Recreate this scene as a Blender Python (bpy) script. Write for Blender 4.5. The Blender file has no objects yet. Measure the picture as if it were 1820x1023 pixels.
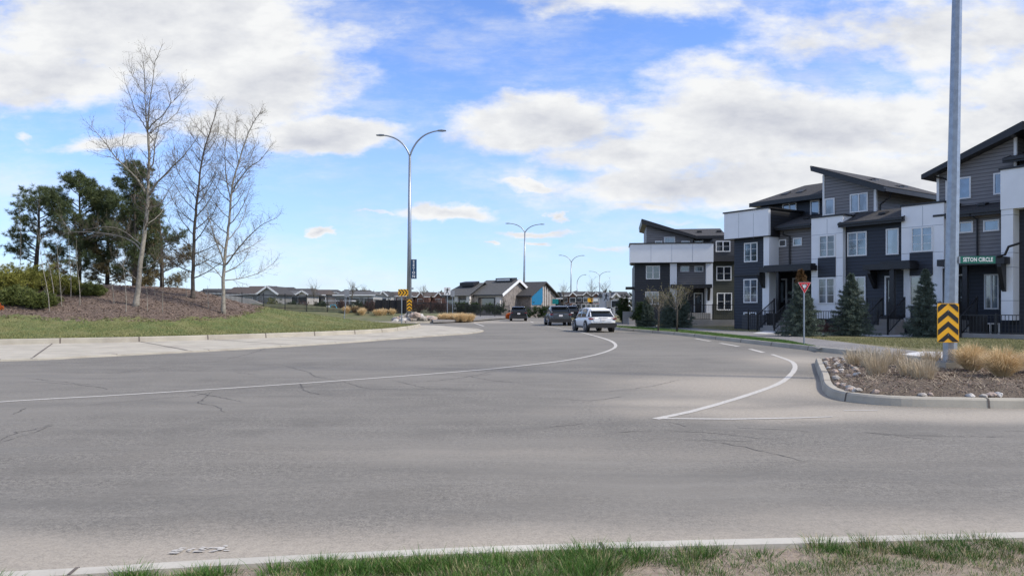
import bpy, math, random
import numpy as np
from mathutils import Vector, Matrix
random.seed(7)
RNG = np.random.default_rng(11)
S = bpy.context.scene
R = math.radians
# ------------------------------------------------------------------ camera, sky, sun, exposure
F = 1314.0; HOR = 545.0; CH = 1.6
cd = bpy.data.cameras.new('camera'); cam = bpy.data.objects.new('camera', cd); S.collection.objects.link(cam)
cam.location = (0, 0, CH); cam.rotation_euler = (R(90), 0, 0)
cd.sensor_width = 36; cd.lens = F/1820*36; cd.shift_y = (HOR-511.5)/1820; cd.clip_end = 6000; cd.clip_start = .05
S.camera = cam
SUN_AZ = math.atan2(.96, -.26); SUN_EL = R(46)
sd = bpy.data.lights.new('sun', 'SUN'); sd.energy = 2.7; sd.angle = R(5); sd.color = (1, .93, .82)
so = bpy.data.objects.new('sun', sd); S.collection.objects.link(so)
tosun = Vector((math.sin(SUN_AZ)*math.cos(SUN_EL), math.cos(SUN_AZ)*math.cos(SUN_EL), math.sin(SUN_EL)))
so.rotation_euler = tosun.to_track_quat('Z', 'Y').to_euler()
S.view_settings.view_transform = 'Standard'; S.view_settings.look = 'None'; S.view_settings.exposure = 0.7
S.view_settings.gamma = 1

def node(nt, typ, **kw):
    n = nt.nodes.new(typ)
    for k, v in kw.items():
        if k.startswith('i_'):
            n.inputs[int(k[2:])].default_value = v
        else: setattr(n, k, v)
    return n
def mth(nt, op, a, b=None, c=None, clamp=False):
    n = nt.nodes.new('ShaderNodeMath'); n.operation = op; n.use_clamp = clamp
    for i, v in enumerate((a, b, c)):
        if v is None: continue
        if isinstance(v, (int, float)): n.inputs[i].default_value = v
        else: nt.links.new(v, n.inputs[i])
    return n.outputs[0]
def vmth(nt, op, a, b=None, out=0):
    n = nt.nodes.new('ShaderNodeVectorMath'); n.operation = op
    for i, v in enumerate((a, b)):
        if v is None: continue
        if isinstance(v, (tuple, list)): n.inputs[i].default_value = v
        else: nt.links.new(v, n.inputs[i])
    return n.outputs[out]
def noise(nt, vec, scale, detail=4, rough=.55, col=False, lac=2.0):
    n = nt.nodes.new('ShaderNodeTexNoise'); n.inputs['Scale'].default_value = scale
    n.inputs['Detail'].default_value = detail; n.inputs['Roughness'].default_value = rough; n.inputs['Lacunarity'].default_value = lac
    if vec is not None: nt.links.new(vec, n.inputs['Vector'])
    return n.outputs['Color'] if col else n.outputs['Fac']
def remap(nt, v, a, b, c=0., d=1., smooth=True):
    n = nt.nodes.new('ShaderNodeMapRange'); n.interpolation_type = 'SMOOTHSTEP' if smooth else 'LINEAR'
    nt.links.new(v, n.inputs[0])
    for i, x in enumerate((a, b, c, d)): n.inputs[i+1].default_value = x
    return n.outputs[0]
def mix(nt, f, a, b):
    n = nt.nodes.new('ShaderNodeMix'); n.data_type = 'RGBA'
    for i, v in ((0, f), (6, a), (7, b)):
        if isinstance(v, (int, float)): n.inputs[i].default_value = v
        elif isinstance(v, (tuple, list)): n.inputs[i].default_value = tuple(v)[:3]+(1,)
        else: nt.links.new(v, n.inputs[i])
    return n.outputs[2]
def blobs(nt, vec, lst):
    """max over ellipses of weight*(1-distance); lst of (cx,cy,rx,ry,w)"""
    out = None
    for cx, cy, rx, ry, w in lst:
        d = vmth(nt, 'SUBTRACT', vec, (cx, cy, 0)); d = vmth(nt, 'MULTIPLY', d, (1/rx, 1/ry, 0))
        l = vmth(nt, 'LENGTH', d, out=1)
        v = mth(nt, 'MULTIPLY_ADD', l, -w, w)
        out = v if out is None else mth(nt, 'MAXIMUM', out, v)
    return out

W = bpy.data.worlds.new('World'); S.world = W; W.use_nodes = True
nt = W.node_tree; nt.nodes.clear()
sky = node(nt, 'ShaderNodeTexSky'); sky.sky_type = 'NISHITA'; sky.sun_disc = False
sky.sun_elevation = SUN_EL; sky.sun_rotation = SUN_AZ; sky.altitude = 1000; sky.air_density = 1.0; sky.dust_density = .6; sky.ozone_density = 2.2
tc = node(nt, 'ShaderNodeTexCoord')
sep = node(nt, 'ShaderNodeSeparateXYZ'); nt.links.new(tc.outputs['Generated'], sep.inputs[0])
ay = mth(nt, 'MAXIMUM', mth(nt, 'ABSOLUTE', sep.outputs[1]), .12)
u_ = mth(nt, 'DIVIDE', sep.outputs[0], ay); v_ = mth(nt, 'DIVIDE', sep.outputs[2], ay)
cmb = node(nt, 'ShaderNodeCombineXYZ'); nt.links.new(u_, cmb.inputs[0]); nt.links.new(v_, cmb.inputs[1])
uv = cmb.outputs[0]
# clouds live in direction space: u = x/y, v = z/y of the view direction
str_uv = vmth(nt, 'MULTIPLY', uv, (1, 2.1, 1))
nA = noise(nt, str_uv, 5.0, 9, .60)
nB = noise(nt, str_uv, 17, 7, .62)
dis = vmth(nt, 'MULTIPLY', vmth(nt, 'SUBTRACT', noise(nt, str_uv, 6.5, 6, .6, True), (.5, .5, .5)), (.16, .075, 0))
wuv = vmth(nt, 'ADD', uv, dis)
def cb(x, y, rx, ry, w=1.): return ((x-910)/F, (HOR-y)/F, rx/F, ry/F, w)
BIG = [cb(230, 40, 500, 165, 1.15), cb(60, 130, 260, 75, 1.1), cb(450, 150, 250, 105, .95), cb(570, 236, 190, 42, 1.35),
       cb(200, 258, 150, 20, .8), cb(390, 215, 200, 60, .9),
       cb(1430, 225, 620, 120, 1.1), cb(950, 225, 210, 62, 1.25), cb(1130, 270, 260, 60, 1.1), cb(1640, 70, 360, 110, .9), cb(1220, 325, 360, 70, 1.1), cb(1560, 320, 520, 75, 1.2),
       cb(1850, 220, 360, 190, 1.1), cb(1090, 5, 300, 46, .8), cb(1280, 120, 240, 40, .45), cb(1160, 362, 180, 20, .8),
       cb(790, 376, 130, 20, 1.2), cb(650, 380, 90, 8, .7), cb(940, 332, 62, 16, 1.0), cb(945, 414, 85, 10, .95), cb(960, 436, 36, 7, 1.),
       cb(567, 417, 26, 12, 1.2), cb(868, 442, 24, 7, .9), cb(988, 383, 24, 12, .9), cb(1080, 447, 60, 8, .5), cb(1210, 395, 150, 14, .5),
       cb(70, 242, 24, 12, .5), (0, 1.3, 2.5, .8, .9), (-2.2, .7, 1.2, .4, .9), (2.6, .5, 1.5, .35, 1.)]
base = blobs(nt, wuv, BIG)
dens = mth(nt, 'ADD', base, mth(nt, 'MULTIPLY', mth(nt, 'SUBTRACT', nA, .5), 1.95))
dens = mth(nt, 'ADD', dens, mth(nt, 'MULTIPLY', mth(nt, 'SUBTRACT', nB, .5), .62))
alpha = remap(nt, dens, -.04, .62)
thin = remap(nt, noise(nt, vmth(nt, 'MULTIPLY', uv, (1, 3.2, 1)), 3.2, 8, .68), .40, .78, 0, .62)   # veil of cirrus
hazeg = remap(nt, v_, 0., .36, .55, .0)
alpha = mth(nt, 'MAXIMUM', alpha, thin)
# light tops, greyer bases: difference of the cloud field a little higher up
up_uv = vmth(nt, 'ADD', str_uv, (-.035, .075, 0))
nC = noise(nt, up_uv, 5.0, 9, .60)
shade = mth(nt, 'ADD', mth(nt, 'MULTIPLY', mth(nt, 'SUBTRACT', nA, nC), 2.3), .62)
thick = remap(nt, dens, .2, 1.7, .3, -.36)
shade = mth(nt, 'ADD', shade, thick, clamp=True)
ccol = mix(nt, shade, (.52, .55, .65), (.985, .995, 1.))
bgS = node(nt, 'ShaderNodeBackground'); bgS.inputs[1].default_value = .128
skyc = vmth(nt, 'MULTIPLY', sky.outputs[0], (.80, .93, 1.24))
nt.links.new(skyc, bgS.inputs[0])
bgC = node(nt, 'ShaderNodeBackground'); bgC.inputs[1].default_value = .585; nt.links.new(ccol, bgC.inputs[0])
bgH = node(nt, 'ShaderNodeBackground'); bgH.inputs[1].default_value = .50; bgH.inputs[0].default_value = (.62, .81, 1., 1)
m0 = node(nt, 'ShaderNodeMixShader'); nt.links.new(hazeg, m0.inputs[0]); nt.links.new(bgS.outputs[0], m0.inputs[1]); nt.links.new(bgH.outputs[0], m0.inputs[2])
ms = node(nt, 'ShaderNodeMixShader'); nt.links.new(alpha, ms.inputs[0]); nt.links.new(m0.outputs[0], ms.inputs[1]); nt.links.new(bgC.outputs[0], ms.inputs[2])
ow = node(nt, 'ShaderNodeOutputWorld'); nt.links.new(ms.outputs[0], ow.inputs[0])

# ------------------------------------------------------------------ pixel helpers (photo pixels to places in the world)
def G(x, y, z=0.):
    d = (CH-z)*F/(y-HOR); return ((x-910)/F*d, d, z)
def P(x, y, d): return ((x-910)/F*d, d, CH+(HOR-y)/F*d)
def X(x, d): return (x-910)/F*d
def interp(x, pts):
    return float(np.interp(x, [p[0] for p in pts], [p[1] for p in pts]))

# ------------------------------------------------------------------ materials
MATS = {}
def newmat(name):
    m = bpy.data.materials.new(name); m.use_nodes = True; nt = m.node_tree
    b = nt.nodes['Principled BSDF']; g = nt.nodes.new('ShaderNodeNewGeometry'); MATS[name] = m
    return m, nt, b, g.outputs['Position']
def bump(nt, b, h, strength=.3, dist=.02):
    n = nt.nodes.new('ShaderNodeBump'); n.inputs['Strength'].default_value = strength; n.inputs['Distance'].default_value = dist
    nt.links.new(h, n.inputs['Height']); nt.links.new(n.outputs[0], b.inputs['Normal'])
def mat(name, c, rough=.7, var=.15, scale=6, metal=0, bmp=0, spec=None, fine=0, c2=None):
    if name in MATS: return MATS[name]
    m, nt, b, pos = newmat(name)
    n = noise(nt, pos, scale, 5, .6)
    c = np.array(c, float)
    lo = c*(1-var) if c2 is None else c; hi = c*(1+var) if c2 is None else np.array(c2)
    col = mix(nt, remap(nt, n, .3, .7), tuple(lo), tuple(hi))
    nt.links.new(col, b.inputs['Base Color'])
    b.inputs['Roughness'].default_value = rough; b.inputs['Metallic'].default_value = metal
    if spec is not None: b.inputs['Specular IOR Level'].default_value = spec
    if bmp: bump(nt, b, noise(nt, pos, fine or scale*6, 4), bmp, .02)
    return m
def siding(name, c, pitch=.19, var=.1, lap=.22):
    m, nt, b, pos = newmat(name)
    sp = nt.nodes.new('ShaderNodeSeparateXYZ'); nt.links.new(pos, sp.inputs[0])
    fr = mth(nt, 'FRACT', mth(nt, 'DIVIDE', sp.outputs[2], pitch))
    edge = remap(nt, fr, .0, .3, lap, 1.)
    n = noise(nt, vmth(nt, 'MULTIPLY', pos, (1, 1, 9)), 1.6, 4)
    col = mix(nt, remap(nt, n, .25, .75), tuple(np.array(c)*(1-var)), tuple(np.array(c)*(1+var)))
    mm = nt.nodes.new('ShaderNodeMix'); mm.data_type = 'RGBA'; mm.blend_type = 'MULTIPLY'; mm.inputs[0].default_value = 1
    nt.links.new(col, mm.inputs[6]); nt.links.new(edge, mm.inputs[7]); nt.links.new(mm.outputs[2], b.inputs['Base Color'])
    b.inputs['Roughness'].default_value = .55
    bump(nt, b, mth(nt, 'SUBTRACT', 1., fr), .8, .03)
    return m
def foliage(name, c1, c2, rough=.6, scale=3., trans=.0):
    m, nt, b, pos = newmat(name)
    oi = nt.nodes.new('ShaderNodeNewGeometry')
    f = mth(nt, 'ADD', mth(nt, 'MULTIPLY', oi.outputs['Random Per Island'], .65), mth(nt, 'MULTIPLY', noise(nt, pos, scale, 3), .5), clamp=True)
    nt.links.new(mix(nt, f, c1, c2), b.inputs['Base Color']); b.inputs['Roughness'].default_value = rough
    b.inputs['Specular IOR Level'].default_value = .25
    return m

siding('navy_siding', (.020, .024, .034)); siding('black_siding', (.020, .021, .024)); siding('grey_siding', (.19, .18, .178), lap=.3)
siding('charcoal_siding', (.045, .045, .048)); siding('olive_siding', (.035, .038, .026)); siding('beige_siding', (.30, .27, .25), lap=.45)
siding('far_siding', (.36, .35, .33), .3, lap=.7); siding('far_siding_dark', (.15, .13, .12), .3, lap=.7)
mat('white_panel', (.78, .79, .80), .5, .03, 1.2); mat('white_trim', (.72, .72, .71), .45, .03)
mat('black_trim', (.014, .014, .016), .45, .2); mat('black_metal', (.012, .012, .013), .4, .2)
mat('shingle', (.045, .043, .043), .9, .35, 9, bmp=.5); mat('shingle_brown', (.07, .055, .047), .9, .35, 7, bmp=.4); mat('shingle_grey', (.085, .085, .083), .9, .25, 5, bmp=.4)
mat('galvanised', (.30, .33, .36), .38, .12, 9, metal=.55); mat('galvanised_dark', (.20, .22, .24), .45, .12, 9, metal=.5)
mat('sign_back', (.35, .36, .37), .4, .08, metal=.5); mat('sign_white', (.78, .78, .76), .4, .02); mat('sign_black', (.012, .012, .012), .4, .1)
mat('sign_yellow', (.86, .43, .012), .35, .04); mat('sign_green', (.0, .13, .085), .35, .06); mat('sign_red', (.52, .012, .02), .35, .05)
mat('banner_navy', (.012, .055, .12), .7, .1); mat('sign_teal', (.0, .20, .20), .4, .05)
mat('bark_pale', (.26, .235, .19), .85, .28, 7, bmp=.6, fine=30); mat('twig', (.13, .105, .08), .85, .2, 4); mat('bark_dark', (.09, .075, .06), .9, .3, 6, bmp=.6)
mat('twig_grey', (.14, .125, .105), .85, .2, 4)
mat('straw_stem', (.42, .33, .2), .8, .2, 3)
foliage('pine_needles', (.035, .055, .022), (.13, .16, .065)); foliage('spruce_needles', (.042, .068, .055), (.155, .19, .145))
foliage('spruce_tip', (.10, .055, .02), (.18, .10, .04)); foliage('pine_brown', (.09, .08, .035), (.18, .14, .065))
foliage('juniper_leaf', (.08, .10, .015), (.33, .31, .07)); foliage('juniper_dark', (.04, .06, .015), (.15, .17, .045)); foliage('cedar_leaf', (.018, .035, .012), (.055, .085, .025))
foliage('grass_blade', (.025, .08, .010), (.10, .19, .035), scale=1.2); foliage('grass_dry', (.24, .20, .10), (.42, .36, .2)); foliage('lawn_blade', (.095, .115, .03), (.30, .28, .12), scale=.6)
foliage('ornamental_straw', (.48, .34, .17), (.86, .67, .39)); foliage('dead_stalk', (.36, .28, .18), (.66, .56, .40)); foliage('orange_leaf', (.45, .09, .02), (.6, .18, .04))
foliage('twig_red', (.10, .05, .04), (.18, .10, .08)); foliage('bud', (.14, .13, .05), (.25, .22, .09))
mat('car_white', (.78, .79, .80), .22, .01); mat('car_grey', (.10, .11, .125), .22, .02, metal=.6); mat('car_black', (.008, .008, .010), .15, .02)
mat('plastic_black', (.016, .016, .017), .6, .1); mat('tyre', (.014, .014, .015), .8, .1); mat('rim', (.35, .35, .36), .3, .05, metal=.8)
mat('tail_red', (.16, .008, .012), .2, .05); mat('plate', (.72, .7, .7), .4, .03)
mat('car_glass', (.012, .015, .017), .05, .05); mat('porch_grey', (.22, .21, .2), .8, .1)
mat('brick_far', (.17, .095, .07), .9, .25, 2.5); mat('stone_far', (.20, .175, .155), .9, .3, 2.2); mat('stucco_far', (.62, .58, .53), .8, .06); mat('blue_panel', (.0, .13, .26), .5, .05)
mat('play_blue', (.10, .38, .55), .5, .1); mat('screen_black', (.015, .016, .02), .8, .2); mat('curtain', (.42, .42, .40), .8, .1, 3)

def glass(name, c, rough=.06, curtain=0):
    m, nt, b, pos = newmat(name)
    if curtain:
        sp = nt.nodes.new('ShaderNodeSeparateXYZ'); nt.links.new(pos, sp.inputs[0])
        w = mth(nt, 'SINE', mth(nt, 'MULTIPLY', mth(nt, 'ADD', sp.outputs[0], sp.outputs[1]), 38.))
        k = remap(nt, mth(nt, 'ADD', mth(nt, 'MULTIPLY', w, .12), noise(nt, pos, 1.1, 2)), .38, .62)
        col = mix(nt, k, tuple(np.array(c)*.35), c)
    else:
        col = mix(nt, remap(nt, noise(nt, pos, 1.5, 2), .35, .65), tuple(np.array(c)*.5), tuple(np.array(c)*1.5))
    nt.links.new(col, b.inputs['Base Color']); b.inputs['Roughness'].default_value = rough; b.inputs['Specular IOR Level'].default_value = 1.0
    b.inputs['IOR'].default_value = 1.75
    return m
glass('pane_dark', (.02, .025, .03)); glass('pane_blind', (.20, .24, .27), .1, 1); glass('pane_sky', (.06, .09, .13), .05)

# asphalt with wheel-polished bands, grit, dust blown against the islands
def asphalt(name, dusty=True, base=(.158, .145, .122)):
    m, nt, b, pos = newmat(name)
    grit = mth(nt, 'ADD', mth(nt, 'MULTIPLY', noise(nt, pos, 60, 2, .8), .55), mth(nt, 'MULTIPLY', noise(nt, pos, 17, 3, .8), .45)); mid = noise(nt, pos, 1.3, 6, .6); big = noise(nt, vmth(nt, 'MULTIPLY', pos, (.6, 1, 1)), .22, 5, .6)
    c = np.array(base)
    col = mix(nt, remap(nt, grit, .38, .62), tuple(c*.5), tuple(c*1.62))
    col = mix(nt, remap(nt, mid, .35, .7, 0, .6), col, tuple(c*.74))
    col = mix(nt, remap(nt, big, .38, .66, 0, .8), col, tuple(c*1.3))
    if dusty:
        w = vmth(nt, 'MULTIPLY', vmth(nt, 'SUBTRACT', noise(nt, pos, .35, 5, .6, True), (.5, .5, .5)), (2.6, 1.3, 0))
        wp = vmth(nt, 'ADD', pos, w)
        lst = []
        def gb(x, y, rx, ry, ww):
            p = G(x, y); lst.append((p[0], p[1], rx, ry, ww))
        gb(1350, 685, 3.6, 3.6, 1.2); gb(1460, 733, 4.6, 1.2, 1.2); gb(1240, 715, 2.6, 1.2, .9); gb(1700, 736, 6, 1.0, 1.1); gb(1420, 640, 2.6, 3.4, .9)
        lst.append((1., 4.6, 9, 1.05, 1.5)); lst.append((5, 5.2, 6, 1.0, 1.1)); lst.append((.4, 8.2, 5.5, .8, .30)); lst.append((-3.5, 4.2, 4, .8, 1.)); lst.append((-4., 78, 10, 9, .9))
        d = blobs(nt, wp, lst)
        d = mth(nt, 'ADD', d, mth(nt, 'MULTIPLY', mth(nt, 'SUBTRACT', mid, .5), .6))
        # faint lengthwise streaks where tyres drag the dust
        st = noise(nt, vmth(nt, 'MULTIPLY', wp, (.25, 3.2, 1)), 1., 5, .6)
        col = mix(nt, remap(nt, st, .45, .8, 0, .35), col, (.26, .243, .21))
        st2 = noise(nt, vmth(nt, 'MULTIPLY', wp, (.12, 1.1, 1)), 1., 4, .6)
        col = mix(nt, remap(nt, st2, .5, .8, 0, .6), col, (.125, .118, .103))
        dk = remap(nt, d, -.12, 1.0, 0, .85)
        dk = mth(nt, 'MULTIPLY', dk, remap(nt, grit, .35, .65, .62, 1.1))
        col = mix(nt, dk, col, (.40, .35, .28))
        vr = nt.nodes.new('ShaderNodeTexVoronoi'); vr.inputs['Scale'].default_value = 34; nt.links.new(pos, vr.inputs['Vector'])
        sp = remap(nt, vr.outputs['Distance'], .10, .2, 1., 0.)
        col = mix(nt, mth(nt, 'MULTIPLY', sp, remap(nt, noise(nt, pos, 7, 2), .5, .7, 0, .55)), col, (.42, .40, .37))
    nt.links.new(col, b.inputs['Base Color']); b.inputs['Roughness'].default_value = .88
    bump(nt, b, grit, .35, .01)
    return m
asphalt('asphalt'); asphalt('path_asphalt', False, (.19, .18, .17))
def concrete(name, c=(.45, .41, .33), var=.16, stain=(.24, .20, .165), amt=.5):
    m, nt, b, pos = newmat(name)
    c = np.array(c); n1 = noise(nt, pos, 1.1, 6, .6); n2 = noise(nt, pos, 40, 4, .6)
    col = mix(nt, remap(nt, n1, .3, .7), tuple(c*(1-var)), tuple(c*(1+var*.5)))
    col = mix(nt, remap(nt, noise(nt, pos, .5, 6, .65), .48, .72, 0, amt), col, stain)
    col = mix(nt, remap(nt, n2, .45, .8, 0, .25), col, tuple(c*.6))
    nt.links.new(col, b.inputs['Base Color']); b.inputs['Roughness'].default_value = .85
    bump(nt, b, n2, .3, .01); return m
concrete('concrete'); concrete('kerb_concrete', (.40, .365, .295), .14); concrete('kerb_near', (.50, .47, .40), .14, amt=.7); concrete('concrete_white', (.58, .575, .56), .08, amt=.15); concrete('concrete_wall', (.30, .29, .275), .15)
def soil(name, a, b_, c_, s=14, bmp=1.):
    m, nt, b, pos = newmat(name)
    n = noise(nt, pos, s, 6, .7); n2 = noise(nt, pos, .7, 5, .6)
    col = mix(nt, remap(nt, n, .3, .7), a, b_); col = mix(nt, remap(nt, n2, .4, .7, 0, .7), col, c_)
    nt.links.new(col, b.inputs['Base Color']); b.inputs['Roughness'].default_value = .95
    bump(nt, b, n, bmp, .08); return m
soil('mulch', (.05, .034, .025), (.23, .165, .125), (.13, .095, .07), 11)
soil('mulch_near', (.06, .043, .03), (.29, .225, .16), (.17, .13, .095), 30)
soil('dirt', (.24, .18, .135), (.42, .34, .26), (.30, .24, .17), 22, .6)
soil('grass_ground', (.06, .085, .02), (.15, .165, .05), (.22, .20, .09), 6, .8)
soil('grass_bank', (.055, .085, .018), (.12, .15, .038), (.21, .185, .075), 5, .8)
soil('lawn_ground', (.085, .085, .03), (.16, .14, .06), (.22, .18, .085), 3, .6)
soil('far_grass', (.07, .085, .03), (.14, .14, .06), (.16, .14, .08), 1, .3)
soil('paint_white', (.37, .35, .31), (.58, .55, .50), (.50, .475, .43), 26, .1); mat('paint_worn', (.48, .45, .40), .8, .18, 9)
mat('crack_dark', (.085, .08, .074), .9, .2)
mat('gap_dark', (.12, .10, .085), .9, .2)
mat('rock', (.34, .31, .27), .85, .3, 5, bmp=.6); mat('rock_light', (.5, .47, .43), .85, .2, 5, bmp=.6); mat('rock_pink', (.40, .31, .25), .85, .25, 5, bmp=.6); mat('rock_grey', (.24, .24, .25), .9, .35, 3, bmp=.6)

# ------------------------------------------------------------------ mesh helpers
class MB:
    def __init__(s): s.v = []; s.f = []; s.m = []
    def add(s, vs, fs, mi=0):
        k = len(s.v); s.v.extend([tuple(map(float, p)) for p in vs]); s.f.extend([tuple(i+k for i in f) for f in fs]); s.m.extend([mi]*len(fs)); return s
    def box(s, x0, x1, y0, y1, z0, z1, mi=0):
        if x0 > x1: x0, x1 = x1, x0
        if y0 > y1: y0, y1 = y1, y0
        if z0 > z1: z0, z1 = z1, z0
        vs = [(x0,y0,z0),(x1,y0,z0),(x1,y1,z0),(x0,y1,z0),(x0,y0,z1),(x1,y0,z1),(x1,y1,z1),(x0,y1,z1)]
        return s.add(vs, [(0,3,2,1),(4,5,6,7),(0,1,5,4),(1,2,6,5),(2,3,7,6),(3,0,4,7)], mi)
    def prism(s, poly, axis, a, b, mi=0):
        """poly in the two other axes, extruded along axis from a to b"""
        def p3(p, t):
            return (t, p[0], p[1]) if axis == 'x' else ((p[0], t, p[1]) if axis == 'y' else (p[0], p[1], t))
        n = len(poly); vs = [p3(p, a) for p in poly]+[p3(p, b) for p in poly]
        fs = [tuple(range(n))[::-1], tuple(range(n, 2*n))]+[(i, (i+1) % n, n+(i+1) % n, n+i) for i in range(n)]
        return s.add(vs, fs, mi)
    def bar(s, a, b, w, h=None, mi=0):
        a = Vector(a); b = Vector(b); h = h or w; d = (b-a).normalized()
        up = Vector((0, 0, 1)) if abs(d.z) < .95 else Vector((0, 1, 0))
        r = d.cross(up).normalized(); q = r.cross(d)
        vs = [p+r*i*w/2+q*j*h/2 for p in (a, b) for i, j in ((-1,-1),(1,-1),(1,1),(-1,1))]
        return s.add(vs, [(0,1,2,3),(7,6,5,4),(0,4,5,1),(1,5,6,2),(2,6,7,3),(3,7,4,0)], mi)
    def tube(s, pts, rad, n=8, mi=0, cap=True):
        pts = [Vector(p) for p in pts]
        if not hasattr(rad, '__len__'): rad = [rad]*len(pts)
        vs = []; fs = []
        d0 = (pts[1]-pts[0]).normalized()
        ref = Vector((1, 0, 0)) if abs(d0.x) < .8 else Vector((0, 1, 0))
        for i, p in enumerate(pts):
            d = (pts[min(i+1, len(pts)-1)]-pts[max(i-1, 0)]).normalized()
            r = ref-d*ref.dot(d); r.normalize(); q = d.cross(r); ref = r
            for k in range(n):
                t = 2*math.pi*k/n; vs.append(p+(r*math.cos(t)+q*math.sin(t))*rad[i])
        for i in range(len(pts)-1):
            for k in range(n):
                k2 = (k+1) % n; fs.append((i*n+k, i*n+k2, (i+1)*n+k2, (i+1)*n+k))
        if cap: fs.append(tuple(range(n))[::-1]); fs.append(tuple(range((len(pts)-1)*n, len(pts)*n)))
        return s.add(vs, fs, mi)
    def build(s, name, mats, parent=None, smooth=False):
        me = bpy.data.meshes.new(name); me.from_pydata(s.v, [], s.f)
        mats = mats if isinstance(mats, (list, tuple)) else [mats]
        for m in mats: me.materials.append(MATS[m] if isinstance(m, str) else m)
        if len(mats) > 1: me.polygons.foreach_set('material_index', s.m)
        if smooth: me.polygons.foreach_set('use_smooth', [True]*len(me.polygons))
        me.update()
        o = bpy.data.objects.new(name, me); S.collection.objects.link(o)
        if parent is not None: o.parent = parent
        return o
def tris(name, V, m, parent=None):
    """V (n,3,3) triangles as one mesh of loose islands"""
    V = np.asarray(V, dtype=np.float32); n = len(V); k = V.shape[1]
    me = bpy.data.meshes.new(name); me.vertices.add(n*k); me.vertices.foreach_set('co', V.reshape(-1))
    me.loops.add(n*k); me.loops.foreach_set('vertex_index', np.arange(n*k, dtype=np.int32))
    me.polygons.add(n); me.polygons.foreach_set('loop_start', np.arange(n, dtype=np.int32)*k); me.polygons.foreach_set('loop_total', np.full(n, k, dtype=np.int32))
    me.materials.append(MATS[m]); me.update(calc_edges=True)
    o = bpy.data.objects.new(name, me); S.collection.objects.link(o)
    if parent is not None: o.parent = parent
    return o
def tag(o, label=None, cat=None, group=None, kind=None):
    if label: o['label'] = label
    if cat: o['category'] = cat
    if group: o['group'] = group
    if kind: o['kind'] = kind
    return o
def empty(name, loc=(0, 0, 0), rz=0, label=None, cat=None, group=None):
    o = bpy.data.objects.new(name, None); S.collection.objects.link(o); o.location = loc; o.rotation_euler = (0, 0, rz); o.empty_display_size = .2
    return tag(o, label, cat, group)
def copy_tree(o, parent=None):
    c = o.copy(); S.collection.objects.link(c); c.parent = parent
    for ch in list(o.children): copy_tree(ch, c)
    return c
def struct(name, mb, m, smooth=False): return tag(mb.build(name, m, None, smooth), kind='structure')
def text_mesh(txt, size, bold=0., align='CENTER'):
    cu = bpy.data.curves.new('lettering', 'FONT'); cu.body = txt; cu.size = size; cu.align_x = align; cu.align_y = 'CENTER'; cu.offset = bold; cu.resolution_u = 2
    ob = bpy.data.objects.new('lettering', cu); S.collection.objects.link(ob)
    bpy.context.view_layer.update()
    dg = bpy.context.evaluated_depsgraph_get(); me = bpy.data.meshes.new_from_object(ob.evaluated_get(dg))
    bpy.data.objects.remove(ob); bpy.data.curves.remove(cu); return me
def put_text(txt, size, m, parent, loc, rot, bold=0., sx=1.):
    me = text_mesh(txt, size, bold); me.materials.clear(); me.materials.append(MATS[m])
    o = bpy.data.objects.new('lettering', me); S.collection.objects.link(o); o.parent = parent; o.location = loc; o.rotation_euler = rot; o.scale = (sx, 1, 1)
    return o
def sheet(pts, z=0): return [(p[0], p[1], z) for p in pts]
def flat_poly(name, pts, z, m, skirt=0.):
    from mathutils.geometry import tessellate_polygon
    mb = MB(); v = [Vector((p[0], p[1], z)) for p in pts]
    t = tessellate_polygon([v])
    mb.add(v, [tuple(x) for x in t])
    if skirt:
        n = len(v)
        for i in range(n):
            a, b = v[i], v[(i+1) % n]; mb.add([a, b, b-Vector((0,0,skirt)), a-Vector((0,0,skirt))], [(0,1,2,3)])
    o = struct(name, mb, m)
    # upward facing
    me = o.data
    bm_flip = [p for p in me.polygons if p.normal.z < -.5]
    if bm_flip:
        me.flip_normals()
    return o
def smooth_line(pts, k=6):
    """Catmull-Rom through 2-D or 3-D points"""
    p = [np.array(q, float) for q in pts]; p = [2*p[0]-p[1]]+p+[2*p[-1]-p[-2]]; out = []
    for i in range(1, len(p)-2):
        for t in np.linspace(0, 1, k, endpoint=False):
            a, b, c, d = p[i-1:i+3]
            out.append(.5*((2*b)+(-a+c)*t+(2*a-5*b+4*c-d)*t*t+(-a+3*b-3*c+d)*t**3))
    out.append(p[-2]); return out
def strip(mb, pts, w, z, mi=0, wob=0.):
    """flat ribbon on the ground along pts; w one width or list"""
    pts = [np.array(p[:2], float) for p in pts]; n = len(pts)
    if not hasattr(w, '__len__'): w = [w]*n
    vs = []
    for i in range(n):
        d = pts[min(i+1, n-1)]-pts[max(i-1, 0)]; d /= np.linalg.norm(d)+1e-9; q = np.array((-d[1], d[0]))
        ww = w[i]/2
        vs.append(tuple(pts[i]+q*(ww+random.uniform(-wob, wob)))+(z,)); vs.append(tuple(pts[i]-q*(ww+random.uniform(-wob, wob)))+(z,))
    mb.add(vs, [(2*i, 2*i+1, 2*i+3, 2*i+2) for i in range(n-1)], mi)
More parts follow.
